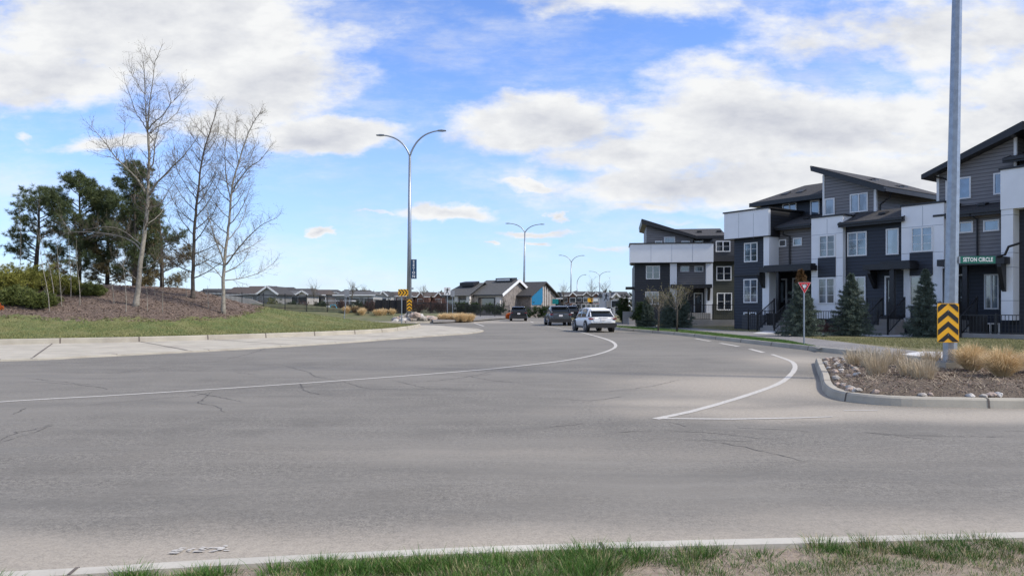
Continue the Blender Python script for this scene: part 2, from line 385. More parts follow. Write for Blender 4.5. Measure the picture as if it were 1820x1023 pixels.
def kerb(name, pts, w, z0, z1, m='kerb_concrete', joint=3., side=1):
    """kerb stones along pts (outer bottom edge); side +1 puts the stone left of the travel direction"""
    pts = [np.array(p[:2], float) for p in pts]
    n = len(pts); mb = MB(); L = 0.; vs = []
    for i in range(n):
        d = pts[min(i+1, n-1)]-pts[max(i-1, 0)]; d /= np.linalg.norm(d)+1e-9; q = np.array((-d[1], d[0]))*side
        for off, z in ((0, z0), (.025, z1-.03), (.05, z1), (w, z1), (w, z0-.02)): vs.append(tuple(pts[i]+q*off)+(z,))
    fs = []
    for i in range(n-1):
        for k in range(4):
            a = i*5+k; f = (a, a+1, a+6, a+5); fs.append(f if side < 0 else f[::-1])
    mb.add(vs, fs)
    # dark joints
    acc = 0.
    for i in range(n-1):
        seg = np.linalg.norm(pts[i+1]-pts[i]); t = acc
        while t < seg:
            if t >= 0 and seg > 0:
                c = pts[i]+(pts[i+1]-pts[i])*t/seg; d = (pts[i+1]-pts[i])/seg; q = np.array((-d[1], d[0]))*side
                hw = .008+.0006*abs(c[1]) 
                pr = [(-.004, z0), (.021, z1-.026), (.048, z1+.004), (w+.003, z1+.004)]
                vv = []
                for o_, z in pr:
                    for sg in (-1, 1): vv.append(tuple(c+q*o_+d*hw*sg)+(z,))
                ff = [(2*k, 2*k+1, 2*k+3, 2*k+2) for k in range(3)]
                mb.add(vv, ff, 1)
            t += joint
        acc = t-seg
    return struct(name, mb, [m, 'gap_dark'])
# ------------------------------------------------------------------ the ground, roads, kerbs and islands
mb = MB(); mb.add([(-2500,-600,-.12),(2500,-600,-.12),(2500,4500,-.12),(-2500,4500,-.12)], [(0,1,2,3)]); struct('ground', mb, 'far_grass')
mb = MB(); mb.add([(-160,-8,0),(160,-8,0),(160,420,0),(-160,420,0)], [(0,1,2,3)]); struct('road', mb, 'asphalt')
def inpoly(x, y, poly):
    c = False; n = len(poly); j = n-1
    for i in range(n):
        if (poly[i][1] > y) != (poly[j][1] > y) and x < (poly[j][0]-poly[i][0])*(y-poly[i][1])/(poly[j][1]-poly[i][1])+poly[i][0]: c = not c
        j = i
    return c
def edge_dist(x, y, poly):
    best = 1e9; n = len(poly)
    for i in range(n):
        ax, ay_ = poly[i][:2]; bx, by = poly[(i+1) % n][:2]; dx, dy = bx-ax, by-ay_
        t = max(0, min(1, ((x-ax)*dx+(y-ay_)*dy)/(dx*dx+dy*dy+1e-9))); best = min(best, math.hypot(x-ax-t*dx, y-ay_-t*dy))
    return best
# central island
apron_px = [(0,642),(150,635.5),(300,628),(450,620),(600,610.5),(700,603),(780,597),(830,593.5),(855,590),(858,587.5),(840,584),(800,580.8)]
apron = [(-62,36),(-50,22),(-35,16.5),(-24,17.3)]+[G(*p)[:2] for p in apron_px]+[(-7.2,62.6),(-14,66),(-25,70),(-45,72),(-60,60)]
ap = smooth_line(apron, 5)
flat_poly('concrete_apron', ap, .05, 'concrete', .06)
kerb('apron_gutter', smooth_line([G(*p)[:2] for p in apron_px], 6), .4, 0, .062, joint=3.2, side=1)
mb = MB()
kin_px = [(0,612),(130,609.5),(250,607),(400,602.5),(550,597),(650,592.5),(700,588.5),(728,584.5),(740,582),(746,579.6)]
kin = [(-56,38),(-46,29),(-36,25.8),(-28,27.3)]+[G(p[0], p[1], .05)[:2] for p in kin_px]+[(-9.0,60.6),(-12,62.3),(-20,64.5),(-32,66.5),(-45,66),(-56,58)]
kl = smooth_line(kin, 8)
kerb('island_kerb', kl, .2, .05, .27, joint=3.0, side=1)
# radial joints in the apron
for i in range(len(kl)-1):
    pass
acc = 0; kk = [np.array(p[:2]) for p in kl]; fr = [np.array(p[:2]) for p in ap]
for i in range(1, len(kk)-1):
    acc += np.linalg.norm(kk[i]-kk[i-1])
    if acc > 3.2 and kk[i][1] < 62:
        acc = 0; d = kk[i+1]-kk[i-1]; d /= np.linalg.norm(d); q = np.array((d[1], -d[0])); t = 0.
        while inpoly(*(kk[i]+q*(t+.2)), ap) and t < 14: t += .2
        hw = .012+.0005*kk[i][1]; a, b_ = kk[i], kk[i]+q*t
        mb.add([tuple(a-d*hw)+(.057,), tuple(a+d*hw)+(.057,), tuple(b_+d*hw)+(.0605,), tuple(b_-d*hw)+(.0605,)], [(0,1,2,3)])
struct('apron_joints', mb, 'gap_dark')
# hill of the island
kd = sorted([(p[0], G(p[0], p[1], .05)[1]+.2) for p in kin_px]); kd = [(-700,27.6),(-300,28.8)]+kd
cdp = [(-700,42),(0,45),(250,46),(400,47.5),(500,50),(600,53),(700,57),(735,58.6),(746,60)]
cy = [(-700,470),(0,494),(190,506),(250,508),(330,512),(380,524),(430,538),(500,550),(570,560.5),(640,569.5),(700,574.5),(746,577.6)]
bd = [(-700,55),(0,64),(400,63.2),(600,62),(700,61.2),(746,60.4)]
def hill(x, t):
    """x photo column, t 0 kerb .. 1 crest .. 2 back: world point on the hill"""
    k, c, b = interp(x, kd), interp(x, cdp), interp(x, bd)
    zc = CH-(interp(x, cy)-HOR)*c/F
    if t <= 1:
        d = k+(c-k)*t; g = .45*t+.55*t*t*(3-2*t); z = .27+(zc-.27)*g
    else:
        s = t-1; d = c+(b-c)*s; z = zc+(.2-zc)*s*s*(3-2*s)
    return ((x-910)/F*d, d, z)
def hill_at(x, y):
    best = None
    for i in range(0, 101):
        p = hill(x, i/100); yy = HOR-(p[2]-CH)/p[1]*F
        if best is None or abs(yy-y) < best[0]: best = (abs(yy-y), p, i/100)
    return best[1]
mbord = [(-700,540),(0,562),(100,566),(200,567),(330,568),(400,564),(440,556),(470,545),(480,400)]
xs = list(np.linspace(-700, -10, 40))+list(np.linspace(0, 746, 240)); ts = list(np.linspace(0, 1, 56))+list(np.linspace(1, 2, 14))[1:]
gv = []; from mathutils import noise as mnoise
for x in xs:
    for t in ts:
        p = hill(x, t); s = min(1, t*4)*min(1, (746-x)/120+.02)
        n = mnoise.noise(Vector((p[0]*.8, p[1]*.8, 0)))*.05+mnoise.noise(Vector((p[0]*2.6, p[1]*2.6, 3)))*.03
        gv.append((p[0], p[1], p[2]+n*s))
gA = MB(); gB = MB(); ny = len(ts); fa = []; fb = []
for i in range(len(xs)-1):
    for j in range(ny-1):
        p = gv[i*ny+j]; x = xs[i]; yy = HOR-(p[2]-CH)/p[1]*F
        b = interp(x, mbord)+mnoise.noise(Vector((p[0]*.7, p[1]*.5, 7)))*9+mnoise.noise(Vector((p[0]*3, p[1]*2, 5)))*5
        f = (i*ny+j, (i+1)*ny+j, (i+1)*ny+j+1, i*ny+j+1)
        mul = (yy < b and ts[j] <= 1) or (ts[j] > 1 and x < 440)
        (fb if mul else fa).append(f)
gA.add(gv, fa); gB.add(gv, fb)
def prune(m):
    used = sorted({i for f in m.f for i in f}); mp = {o: n for n, o in enumerate(used)}
    m.v = [m.v[i] for i in used]; m.f = [tuple(mp[i] for i in f) for f in m.f]; return m
struct('grass_bank', prune(gA), 'grass_bank', True); struct('mulch_bed', prune(gB), 'mulch', True)
# blades on the bank (short, thick turf), the same height field
def blades(P_, hgt, wid, lean, rng, n=1):
    """P_ (n,3) roots -> triangles"""
    P_ = np.asarray(P_, float); m = len(P_)
    a = rng.uniform(0, 2*np.pi, m); h = hgt*rng.uniform(.55, 1.25, m); w = wid*rng.uniform(.7, 1.3, m)
    dx = np.cos(a)*w/2; dy = np.sin(a)*w/2; l = lean*h*rng.uniform(.2, 1.2, m); b = rng.uniform(0, 2*np.pi, m)
    tip = P_+np.stack([np.cos(b)*l, np.sin(b)*l, h], 1)
    o = np.stack([dx, dy, 0*dx], 1)
    return np.stack([P_-o, P_+o, tip], 1)
roots = []
while len(roots) < 42000:
    x = random.uniform(-40, 746); t = random.random()**1.3*1.0; p = hill(x, t); yy = HOR-(p[2]-CH)/p[1]*F
    b = interp(x, mbord)+mnoise.noise(Vector((p[0]*.7, p[1]*.5, 7)))*9
    if yy > b-2 and mnoise.noise(Vector((p[0]*1.1, p[1]*.8, 1)))+random.uniform(-.6, .6) > -.35: roots.append(p)
tag(tris('bank_grass', blades(roots, .07, .018, .8, RNG), 'lawn_blade'), kind='stuff')
# mulch chips
roots = []
while len(roots) < 9000:
    x = random.uniform(-20, 470); t = random.uniform(.1, 1.); p = hill(x, t); yy = HOR-(p[2]-CH)/p[1]*F
    if yy < interp(x, mbord)+4: roots.append(p)
roots = np.array(roots)+np.array((0, 0, .015)); n = len(roots)
a = RNG.uniform(0, 6.28, n); L = RNG.uniform(.05, .14, n); d1 = np.stack([np.cos(a)*L, np.sin(a)*L, RNG.uniform(-.3, .7, n)*L], 1); d2 = np.stack([-np.sin(a)*.03, np.cos(a)*.03, RNG.uniform(0, .03, n)], 1)
soil('chip', (.10, .07, .05), (.30, .22, .17), (.2, .15, .12), 9, .2)
tag(tris('mulch_chips', np.stack([roots-d1, roots+d2, roots+d1], 1), 'chip'), kind='stuff')

# near verge where the photographer stands
nk_px = [(0,1010),(190,1000),(330,991),(600,977),(900,964),(1200,955),(1500,948),(1820,940)]
nk = [(-40,-6),(-14,2.0),(-9,3.1),(-6.5,3.56),(-5,3.8),(-4,3.95),(-3.35,4.03)]+[G(p[0], p[1], .15)[:2] for p in nk_px]+[(4.1,4.9),(5.2,4.98),(7,5.05),(10,5.0),(16,4.4),(40,0)]
nkl = smooth_line(nk, 6)
kerb('near_kerb', nkl, .16, .0, .15, 'kerb_near', joint=3.0, side=-1)
mb = MB(); nn = [np.array(p[:2]) for p in nkl]; vs = []
for i, p in enumerate(nn):
    d = nn[min(i+1, len(nn)-1)]-nn[max(i-1, 0)]; d /= np.linalg.norm(d); q = np.array((d[1], -d[0]))
    for k, o_ in enumerate((.15, .2, .4, .8, 1.6, 3.5, 12.)):
        vs.append((p[0], p[1]-o_)+((.11 if k == 0 else .13+.03*min(1, o_))+mnoise.noise(Vector((p[0]*2, o_*3, 0)))*.02*(k > 0),))
mb.add(vs, [(i*7+k, i*7+k+1, (i+1)*7+k+1, (i+1)*7+k) for i in range(len(nn)-1) for k in range(6)]); struct('near_verge', mb, 'dirt', True)
def kerb_y(x):
    return float(np.interp(x, [p[0] for p in nn], [p[1] for p in nn]))
# right verge with pavement, lawns and paths
K_px = [(1100,586.2),(1200,595),(1300,606.3),(1400,617.8),(1460,624.8),(1520,631.5),(1600,639.5),(1673,646.5),(1740,651.5),(1820,656.5),(2000,665),(2300,680)]
Kr = [(7.4,420),(7.0,200),(6.7,120),(6.5,85),(6.7,65)]+[G(*p)[:2] for p in K_px]+[(40,9),(150,-2)]
krl = smooth_line(Kr, 6)
kerb('right_kerb', krl, .2, 0, .16, joint=3., side=1)
kin_ = []
for i in range(len(krl)):
    d = np.array(krl[min(i+1, len(krl)-1)][:2])-np.array(krl[max(i-1, 0)][:2]); d /= np.linalg.norm(d); kin_.append(np.array(krl[i][:2])+np.array((-d[1], d[0]))*.12)
flat_poly('lawn', [tuple(p[:2]) for p in kin_]+[(160,-2),(160,419)], .13, 'lawn_ground', 0)
def kpt(x):
    u = (x-910)/F; a = sorted([(p[0]/p[1], p[0], p[1]) for p in kin_ if 5 < p[1] < 90]); us = [q[0] for q in a]; return (float(np.interp(u, us, [q[1] for q in a])), float(np.interp(u, us, [q[2] for q in a])))
def gp(pts, z=.14): return [kpt(p[0]) if p[1] is None else G(p[0], p[1], z)[:2] for p in pts]
flat_poly('sidewalk', gp([(1060,575.5),(1100,578),(1200,584),(1300,594),(1400,604.5),(1455,619)]+[(x, None) for x in range(1462, 1592, 10)]+[(1640,624.5),(1535,611.5),(1436,600),(1373,590),(1300,587),(1200,580),(1100,573.3),(1060,571)]), .138, 'path_asphalt')
flat_poly('concrete_pad', gp([(x, None) for x in range(1592, 2000, 20)]+[(2000,645),(1820,632.5),(1700,625.3),(1642,623.8)]), .143, 'concrete_white')
bg = gp([(x, None) for x in range(1060, 1462, 12)]+[(1400,604.9),(1300,594.2),(1200,584.2),(1100,578.2),(1060,575.8)])
flat_poly('boulevard_grass', bg, .1425, 'grass_ground')
flat_poly('porch_walk', gp([(1298,574.6),(1410,585),(1402,589),(1362,593),(1338,591.6),(1372,585.5),(1288,577)]), .1428, 'concrete_white')
flat_poly('house_walk', gp([(1440,590),(1540,593),(1700,594),(1700,599),(1540,597.5),(1440,594)]), .1428, 'concrete_white')
roots = []
while len(roots) < 26000:
    x = random.uniform(1060, 1470); y = random.uniform(577, 620); p = G(x, y, .14)
    if inpoly(p[0], p[1], bg): roots.append(p)
tag(tris('boulevard_blades', blades(roots, .05, .013, .8, RNG), 'grass_blade'), kind='stuff')
pw_ = [(1290,574),(1415,584),(1405,590),(1362,593),(1338,592.5),(1360,585),(1285,577)]
roots = []
while len(roots) < 30000:
    x = random.uniform(1240, 1830); y = random.uniform(578, 640); p = G(x, y, .13)
    up = interp(x, [(1240,584),(1282,577),(1377,583),(1400,590),(1436,598),(1535,600),(1820,600)]); lo = interp(x, [(1240,584),(1300,588),(1350,591),(1372,584),(1378,590),(1436,600),(1535,611),(1673,622),(1820,631)])
    if up < y < lo and not (1285 < x < 1412 and 574 < y < 592.5 and inpoly(x, y, pw_)) and not (1440 < x < 1700 and 590 < y < 599.5): roots.append(p)
tag(tris('lawn_blades', blades(roots, .045, .014, .8, RNG), 'lawn_blade'), kind='stuff')
# gutter pan along the near kerb and the right kerb
mb = MB(); strip(mb, [np.array(p[:2])+np.array((0, .14)) for p in nkl], .28, .004); struct('near_gutter', mb, 'concrete')

# planted splitter island on the right
si_px = [(1448,646),(1452,660),(1458,676),(1462,694),(1480,707),(1519,715),(1602,721.5),(1741,724.8),(1820,726),(2200,730)]
si_front = [G(*p)[:2] for p in si_px]
si_back = [(24,12),(22,14.5),(16,16.0),(12.5,17.0),(10.4,18.6),(9.5,20.0),(9.0,20.8),(8.72,21.05)]
sil = smooth_line(si_front+si_back+[si_front[0]], 6)
kerb('splitter_kerb', sil, .17, 0, .15, joint=2.2, side=1)
sil2 = [tuple(p[:2]) for p in sil]
mb = MB(); N1, N2 = 150, 100; x0, x1, y0, y1 = 5.2, 20.7, 11, 22; idx = {}; vs = []; fs = []
for i in range(N1+1):
    for j in range(N2+1):
        x = x0+(x1-x0)*i/N1; y = y0+(y1-y0)*j/N2
        if inpoly(x, y, sil2) and edge_dist(x, y, sil2) > .11:
            e = min(1, (edge_dist(x, y, sil2)-.11)/1.3); idx[(i, j)] = len(vs)
            vs.append((x, y, .125+.16*e*(2-e)+mnoise.noise(Vector((x*3, y*3, 0)))*.035*e+mnoise.noise(Vector((x*11, y*11, 0)))*.02*e))
for (i, j), a in idx.items():
    if (i+1, j) in idx and (i, j+1) in idx and (i+1, j+1) in idx: fs.append((a, idx[(i+1, j)], idx[(i+1, j+1)], idx[(i, j+1)]))
mb.add(vs, fs); struct('planting_bed', mb, 'mulch_near', True)
def bed_z(x, y):
    e = max(0, min(1, (edge_dist(x, y, sil2)-.11)/1.3)); return .125+.16*e*(2-e)+mnoise.noise(Vector((x*3, y*3, 0)))*.035*e
roots = []
while len(roots) < 9000:
    x = random.uniform(5.5, 14); y = random.uniform(11.5, 20.5)
    if inpoly(x, y, sil2) and edge_dist(x, y, sil2) > .25: roots.append((x, y, bed_z(x, y)+.012))
roots = np.array(roots); n = len(roots); a = RNG.uniform(0, 6.28, n); L = RNG.uniform(.015, .07, n)
d1 = np.stack([np.cos(a)*L, np.sin(a)*L, RNG.uniform(-.3, .8, n)*L], 1); d2 = np.stack([-np.sin(a)*.012, np.cos(a)*.012, RNG.uniform(0, .015, n)], 1)
tag(tris('wood_chips', np.stack([roots-d1, roots+d2, roots+d1], 1), 'chip'), kind='stuff')

# far verge, rising a little beyond the cross road
fv = [(-150,84),(-60,78),(-25,73.5),(-14,73),(-8,74.5),(-5.0,79),(-4.4,86),(-4.0,100),(-3.8,160),(-3.6,420)]
fvl = smooth_line(fv, 6)
kerb('far_kerb', fvl[:45], .25, 0, .16, joint=4., side=1)
def far_z(x, y):
    s = max(0, min(1, (y-78)/12)); s = s*s*(3-2*s); e = max(0, min(1, (-4.2-x)/5)); f = max(0, min(1, (-x-12)/18)); return .14+.62*s*e+1.2*s*f*f*(3-2*f)
mb = MB(); vs = []; ys = list(np.linspace(72.5, 100, 50))+list(np.linspace(105, 420, 20)); nxx = 60; fx = sorted(fv, key=lambda p: p[1])
for y in ys:
    xr = float(np.interp(y, [p[1] for p in fv[3:]], [p[0] for p in fv[3:]])) if y >= 73 else -14
    for k in range(nxx+1):
        f = k/nxx; x = xr-.12-(f**2)*150
        yf = float(np.interp(x, [p[0] for p in fv[:5]], [p[1] for p in fv[:5]])) if x < -8 else 74.5
        yy = max(y, yf+.15) if x < -8 else max(y, 74.6 if x < -7.8 else y)
        vs.append((x, yy, far_z(x, yy)))
for i in range(len(ys)-1):
    for k in range(nxx): a = i*(nxx+1)+k; mb.add([], []); mb.f.append((a, a+nxx+1, a+nxx+2, a+1)); mb.m.append(0)
mb.v = vs; o = struct('far_verge', mb, 'far_grass')
if o.data.polygons[0].normal.z < 0: o.data.flip_normals()
# paved shoulder of the far verge beside the road, with gravel
flat_poly('far_sidewalk', gp([(770,572.0),(840,569.2),(905,563.8),(905,560.6),(830,561),(760,562)], .16), .30, 'path_asphalt', .2)

# painted lines
mb = MB()
lane = smooth_line([G(*p) for p in [(-300,738),(0,714),(200,702.5),(400,690),(600,676.5),(800,661.5),(900,652.5),(1000,641),(1055,631),(1083,622.5),(1094,615.5),(1091,609),(1080,603.5),(1055,596),(1020,587.5),(985,581.5),(955,576.5)]], 10)
strip(mb, lane, [.115+.05*math.exp(-((i-118)/14)**2) for i in range(len(lane))], .005, 0, .0025)
strip(mb, smooth_line([G(*p) for p in [(1165,744.5),(1240,728),(1330,701.5),(1385,681),(1407,664),(1413,652),(1409,644),(1398,638.5),(1372,629.5)]], 8), .125, .0052, 0, .005)
strip(mb, [G(*p) for p in [(1172,743.5),(1300,744.5),(1420,742.5),(1480,740.5)]], [.1,.1,.08,.05], .0056, 0, .008)
for a, b_ in (((1357,626.3),(1333,620)),((1313,615.5),(1280,609.5)),((1262,606),(1236,601.5)),((948,573),(943,571)),((938,569),(934,567.5)),((842,573.5),(860,579.5))):
    strip(mb, [G(*a), G(*b_)], .17, .005)
strip(mb, [G(520+i*8, 800, 0) for i in range(0)] or [G(1500,729),(*G(1560,729)[:2],)], .06, .005)
for k in range(60):   # flakes of worn paint by the near kerb
    a = random.uniform(305, 405); y = 983-(a-305)*.055+random.uniform(-7, 2); p = G(a, y); s = random.uniform(.004, .013)
    zk = .006+k*.00008; mb.add([(p[0]-s*2, p[1]-s, zk), (p[0]+s, p[1]-s*.8, zk), (p[0]+s*2, p[1]+s*.6, zk), (p[0]-s, p[1]+s, zk)], [(0,1,2,3)])
struct('painted_lines', mb, 'paint_white')
# cracks in the asphalt
def cz(l): return [(x/2.022, 560+y/2.022) for x, y in l]
def cz1(l): return [(1100+x/2.528, 560+y/2.528) for x, y in l]
CR = [cz([(0,338),(90,335),(300,325),(500,305),(700,290),(760,275),(900,262),(1060,262),(1230,238),(1310,262),(1450,268),(1600,262),(1700,265),(1820,275)]),
      cz([(760,275),(715,315),(790,330),(805,350)]), cz([(90,335),(50,355)]), cz([(190,390),(130,410),(60,420),(0,452)]), cz([(1080,240),(1090,270),(1150,285),(1250,290)]),
      cz([(1010,178),(1110,205),(1130,220),(1230,236)]), cz([(0,205),(300,205),(420,208),(540,190),(640,175),(860,165),(930,175)]), cz([(540,190),(700,200),(760,190)]), cz([(850,205),(930,215)]),
      cz1([(530,505),(780,515),(860,525)]), cz1([(1090,525),(1300,540),(1600,544),(1820,548)]), cz1([(-60,345),(140,320),(270,290)]), cz1([(0,525),(150,520)]), cz1([(230,480),(300,500)]),
      [(980,708),(1050,712),(1110,704)], [(0,786),(60,768),(95,755)], [(700,676),(760,690),(850,694)]]
rc = random.Random(8)
for k in range(14):
    x, y = rc.choice([(rc.uniform(-100, 900), rc.uniform(642, 690)), (rc.uniform(0, 1300), rc.uniform(690, 800)), (rc.uniform(900, 1800), rc.uniform(745, 800))]); l = [(x, y)]; a = rc.uniform(-.12, .12)
    for j in range(rc.randint(2, 6)): a += rc.gauss(0, .18); x += rc.uniform(18, 55); y += (x-l[-1][0])*a*.35; l.append((x, y))
    CR.append(l)
mb = MB()
for l in CR:
    pts = [np.array(G(*p)[:2]) for p in l]; out = []
    for i in range(len(pts)-1):
        L_ = np.linalg.norm(pts[i+1]-pts[i]); n = max(3, int(L_/.09)); 
        for k in range(n): out.append(pts[i]+(pts[i+1]-pts[i])*k/n+RNG.normal(0, .012+.004*pts[i][1]*.1, 2))
    out.append(pts[-1]); nn_ = len(out)
    strip(mb, out, [(.005+.0007*out[i][1])*random.uniform(.4, 1.5)*min(1, 4*min(i+1, nn_-i)/nn_+.2) for i in range(nn_)], .0035)
struct('road_cracks', mb, 'crack_dark')

# foreground turf: tufts of green blades, straw and bare dirt
def near_z(x, y): return .15
gr = []; dr = []
tufts = []
for k in range(620):
    x = random.uniform(-3.6, 3.9); dens_ = interp(x, [(-3.6,.15),(-2.2,.3),(-1.5,.55),(-1.0,1),(.8,1),(1.3,.75),(3.9,.8)])
    if random.random() > dens_: continue
    y = kerb_y(x)-random.uniform(.24, 1.0); tufts.append((x, y, interp(x, [(-3.6,.6),(-.7,.95),(.4,1.15),(.9,.8),(4,.72)])))
for x in np.arange(-1.15, .55, .045): tufts.append((x+random.uniform(-.03, .03), kerb_y(x)-random.uniform(.25, .36), random.uniform(.7, 1.1)))
for px in (300, 95, 1100, 1460, 1545, 1650, 1760, 1700): x = X(px, 4.5); tufts.append((x, kerb_y(x)-.19, .95)); tufts.append((x+.04, kerb_y(x)-.24, 1.))
for x, y, s in tufts:
    n = int(150*s); rr = RNG.normal(0, .045*s+.01, (n, 2)); b0 = np.column_stack([x+rr[:, 0], y+rr[:, 1], np.full(n, .125)])
    off = np.column_stack([rr*.8, np.zeros(n)])
    h = .07*s*RNG.uniform(.5, 1.25, n)*random.uniform(.75, 1.15); w = .0034*RNG.uniform(.7, 1.3, n); a = RNG.uniform(0, 6.28, n)
    o = np.column_stack([np.cos(a)*w/2, np.sin(a)*w/2, np.zeros(n)])
    ld = RNG.uniform(0, 6.28, n); lean = np.column_stack([np.cos(ld), np.sin(ld), np.zeros(n)])*(h*RNG.uniform(.1, .55, n))[:, None]+off*.6
    mid = b0+lean*.4+np.column_stack([0*h, 0*h, h*.6]); tip = b0+lean+np.column_stack([0*h, 0*h, h])
    T = np.concatenate([np.stack([b0-o, b0+o, mid+o*.8], 1), np.stack([b0-o, mid+o*.8, mid-o*.8], 1), np.stack([mid-o*.8, mid+o*.8, tip], 1)])
    dry = random.random() < interp(x, [(-3,.15),(.5,.1),(1.2,.3),(3,.35)])
    kk_ = RNG.random(n) < (.6 if dry else .06); m3 = np.concatenate([kk_]*3); dr.append(T[m3]); gr.append(T[~m3])
tag(tris('verge_grass', np.concatenate(gr), 'grass_blade'), kind='stuff'); 
n = 5200; bx = RNG.uniform(-3.8, 4.2, n); by = np.array([kerb_y(x) for x in bx])-.16-RNG.uniform(0, 1., n); b0 = np.column_stack([bx, by, np.full(n, .142)]); a = RNG.uniform(0, 6.28, n); L = RNG.uniform(.015, .05, n)
T = np.stack([b0, b0+np.column_stack([np.cos(a+1.5)*.0025, np.sin(a+1.5)*.0025, 0*a]), b0+np.column_stack([np.cos(a)*L, np.sin(a)*L, RNG.uniform(-.002, .016, n)])], 1)
tag(tris('dry_thatch', np.concatenate(dr+[T]), 'grass_dry'), kind='stuff')
# ------------------------------------------------------------------ the townhouse blocks
class Frame:
    """a facade line: s along the wall, b back into the building, z up; reads photo pixels on the plane b"""
    def __init__(s, O, deg, name, label, group):
        s.O = np.array(O, float); s.a = R(deg); s.e = np.array((math.cos(s.a), math.sin(s.a))); s.k = np.array((-math.sin(s.a), math.cos(s.a)))
        s.root = empty(name, (O[0], O[1], 0), s.a, label, 'townhouses' if group else 'building', group)
    def t(s, x, b): u = np.array(((x-910)/F, 1.)); return (s.O@s.k+b)/(u@s.k)
    def s_(s, x, b=0): t = s.t(x, b); return float((np.array(((x-910)/F*t, t))-s.O)@s.e)
    def z(s, x, y, b=0): return float(CH+(HOR-y)/F*s.t(x, b))
    def world(s, a, b, z=0): p = s.O+s.e*a+s.k*b; return (p[0], p[1], z)
    def wall(s, name, m, x0, x1, ytop, b0, b1, z0=.0, label=None, ybot=None, z1=None):
        xm = (x0+x1)/2 if not isinstance(ytop, tuple) else ytop[0]; yt = ytop[1] if isinstance(ytop, tuple) else ytop
        z1 = s.z(xm, yt, b0) if z1 is None else z1; z0 = s.z((ybot[0]), ybot[1], b0) if ybot else z0
        o = MB().box(s.s_(x0, b0), s.s_(x1, b0), b0, b1, z0, z1).build(name, m, s.root)
        if label: o['label'] = label
        return o
    def window(s, x0, y0, x1, y1, b=0, cols=2, rows=3, pane='pane_dark', fw=.075, frame='white_trim', name='window', parent=None):
        xm = (x0+x1)/2; a0, a1 = s.s_(x0, b), s.s_(x1, b); z1, z0 = s.z(xm, y0, b), s.z(xm, y1, b)
        m = MB(); f0, f1 = b-.05, b+.03
        m.box(a0, a1, f0, f1, z1-fw, z1); m.box(a0, a1, f0, f1, z0, z0+fw); m.box(a0, a0+fw, f0+.002, f1, z0+fw, z1-fw); m.box(a1-fw, a1, f0+.002, f1, z0+fw, z1-fw)
        for i in range(1, cols): c = a0+(a1-a0)*i/cols; m.box(c-.04, c+.04, f0+.003, f1, z0+fw, z1-fw)
        for i in range(cols):
            c0 = a0+(a1-a0)*i/cols; c1 = a0+(a1-a0)*(i+1)/cols
            for j in range(1, rows): zz = z0+(z1-z0)*j/rows; m.box(c0+.04, c1-.04, b-.028, b+.01, zz-.011, zz+.011)
        w = m.build(name, frame, s.root)
        MB().box(a0+fw*.5, a1-fw*.5, b-.012, b-.006, z0+fw*.5, z1-fw*.5).build('pane', pane, w)
        return w
    def door(s, x0, y0, x1, b, z0=1.15, glassy=True):
        a0, a1 = s.s_(x0, b), s.s_(x1, b); z1 = s.z((x0+x1)/2, y0, b)
        d = MB().box(a0+.09, a1-.09, b-.04, b+.02, z0, z1-.09).build('door', 'black_trim', s.root)
        m = MB().box(a0, a0+.09, b-.06, b+.02, z0, z1).box(a1-.09, a1, b-.06, b+.02, z0, z1).box(a0+.09, a1-.09, b-.058, b+.02, z1-.09, z1); m.build('door_frame', 'white_trim', d)
        if glassy: MB().box(a0+.25, a1-.25, b-.055, b-.045, z0+.75, z1-.25).build('pane', 'pane_blind', d)
        MB().box(a1-.2, a1-.14, b-.1, b-.04, z0+.9, z0+1.0).build('handle', 'galvanised', d)
    def railing(s, a0, a1, b, z0, z1, name='railing', gap=.13, zb=None, post=1.8, parent=None, b1=None):
        """pickets from (a0,b) to (a1,b1); z0/z1 at start, zb = (z0,z1) at end"""
        m = MB(); b1 = b if b1 is None else b1; zb = zb or (z0, z1); L = math.hypot(a1-a0, b1-b); n = max(2, int(L/gap))
        pt = lambda f, z: (a0+(a1-a0)*f, b+(b1-b)*f, z)
        zl = lambda f: z0+(zb[0]-z0)*f; zh = lambda f: z1+(zb[1]-z1)*f
        for i in range(n+1): f = i/n; m.bar(pt(f, zl(f)+.08), pt(f, zh(f)), .022)
        m.bar(pt(0, z1), pt(1, zb[1]), .045, .04); m.bar(pt(0, z0+.1), pt(1, zb[0]+.1), .035, .035)
        r = m.build(name, 'black_metal', parent or s.root)
        k = max(1, round(L/post))
        for i in range(k+1): f = i/k; MB().bar(pt(f, zl(f)-.1), pt(f, zh(f)+.08), .07).build('post', 'black_metal', r)
        return r
def cap(fr, x0, x1, b0, b1, z, w=.07, h=.09):
    a0, a1 = fr.s_(x0, b0), fr.s_(x1, b0)
    return MB().box(a0-w, a1+w, b0-w, b1, z, z+h).build('parapet_cap', 'black_trim', fr.root)
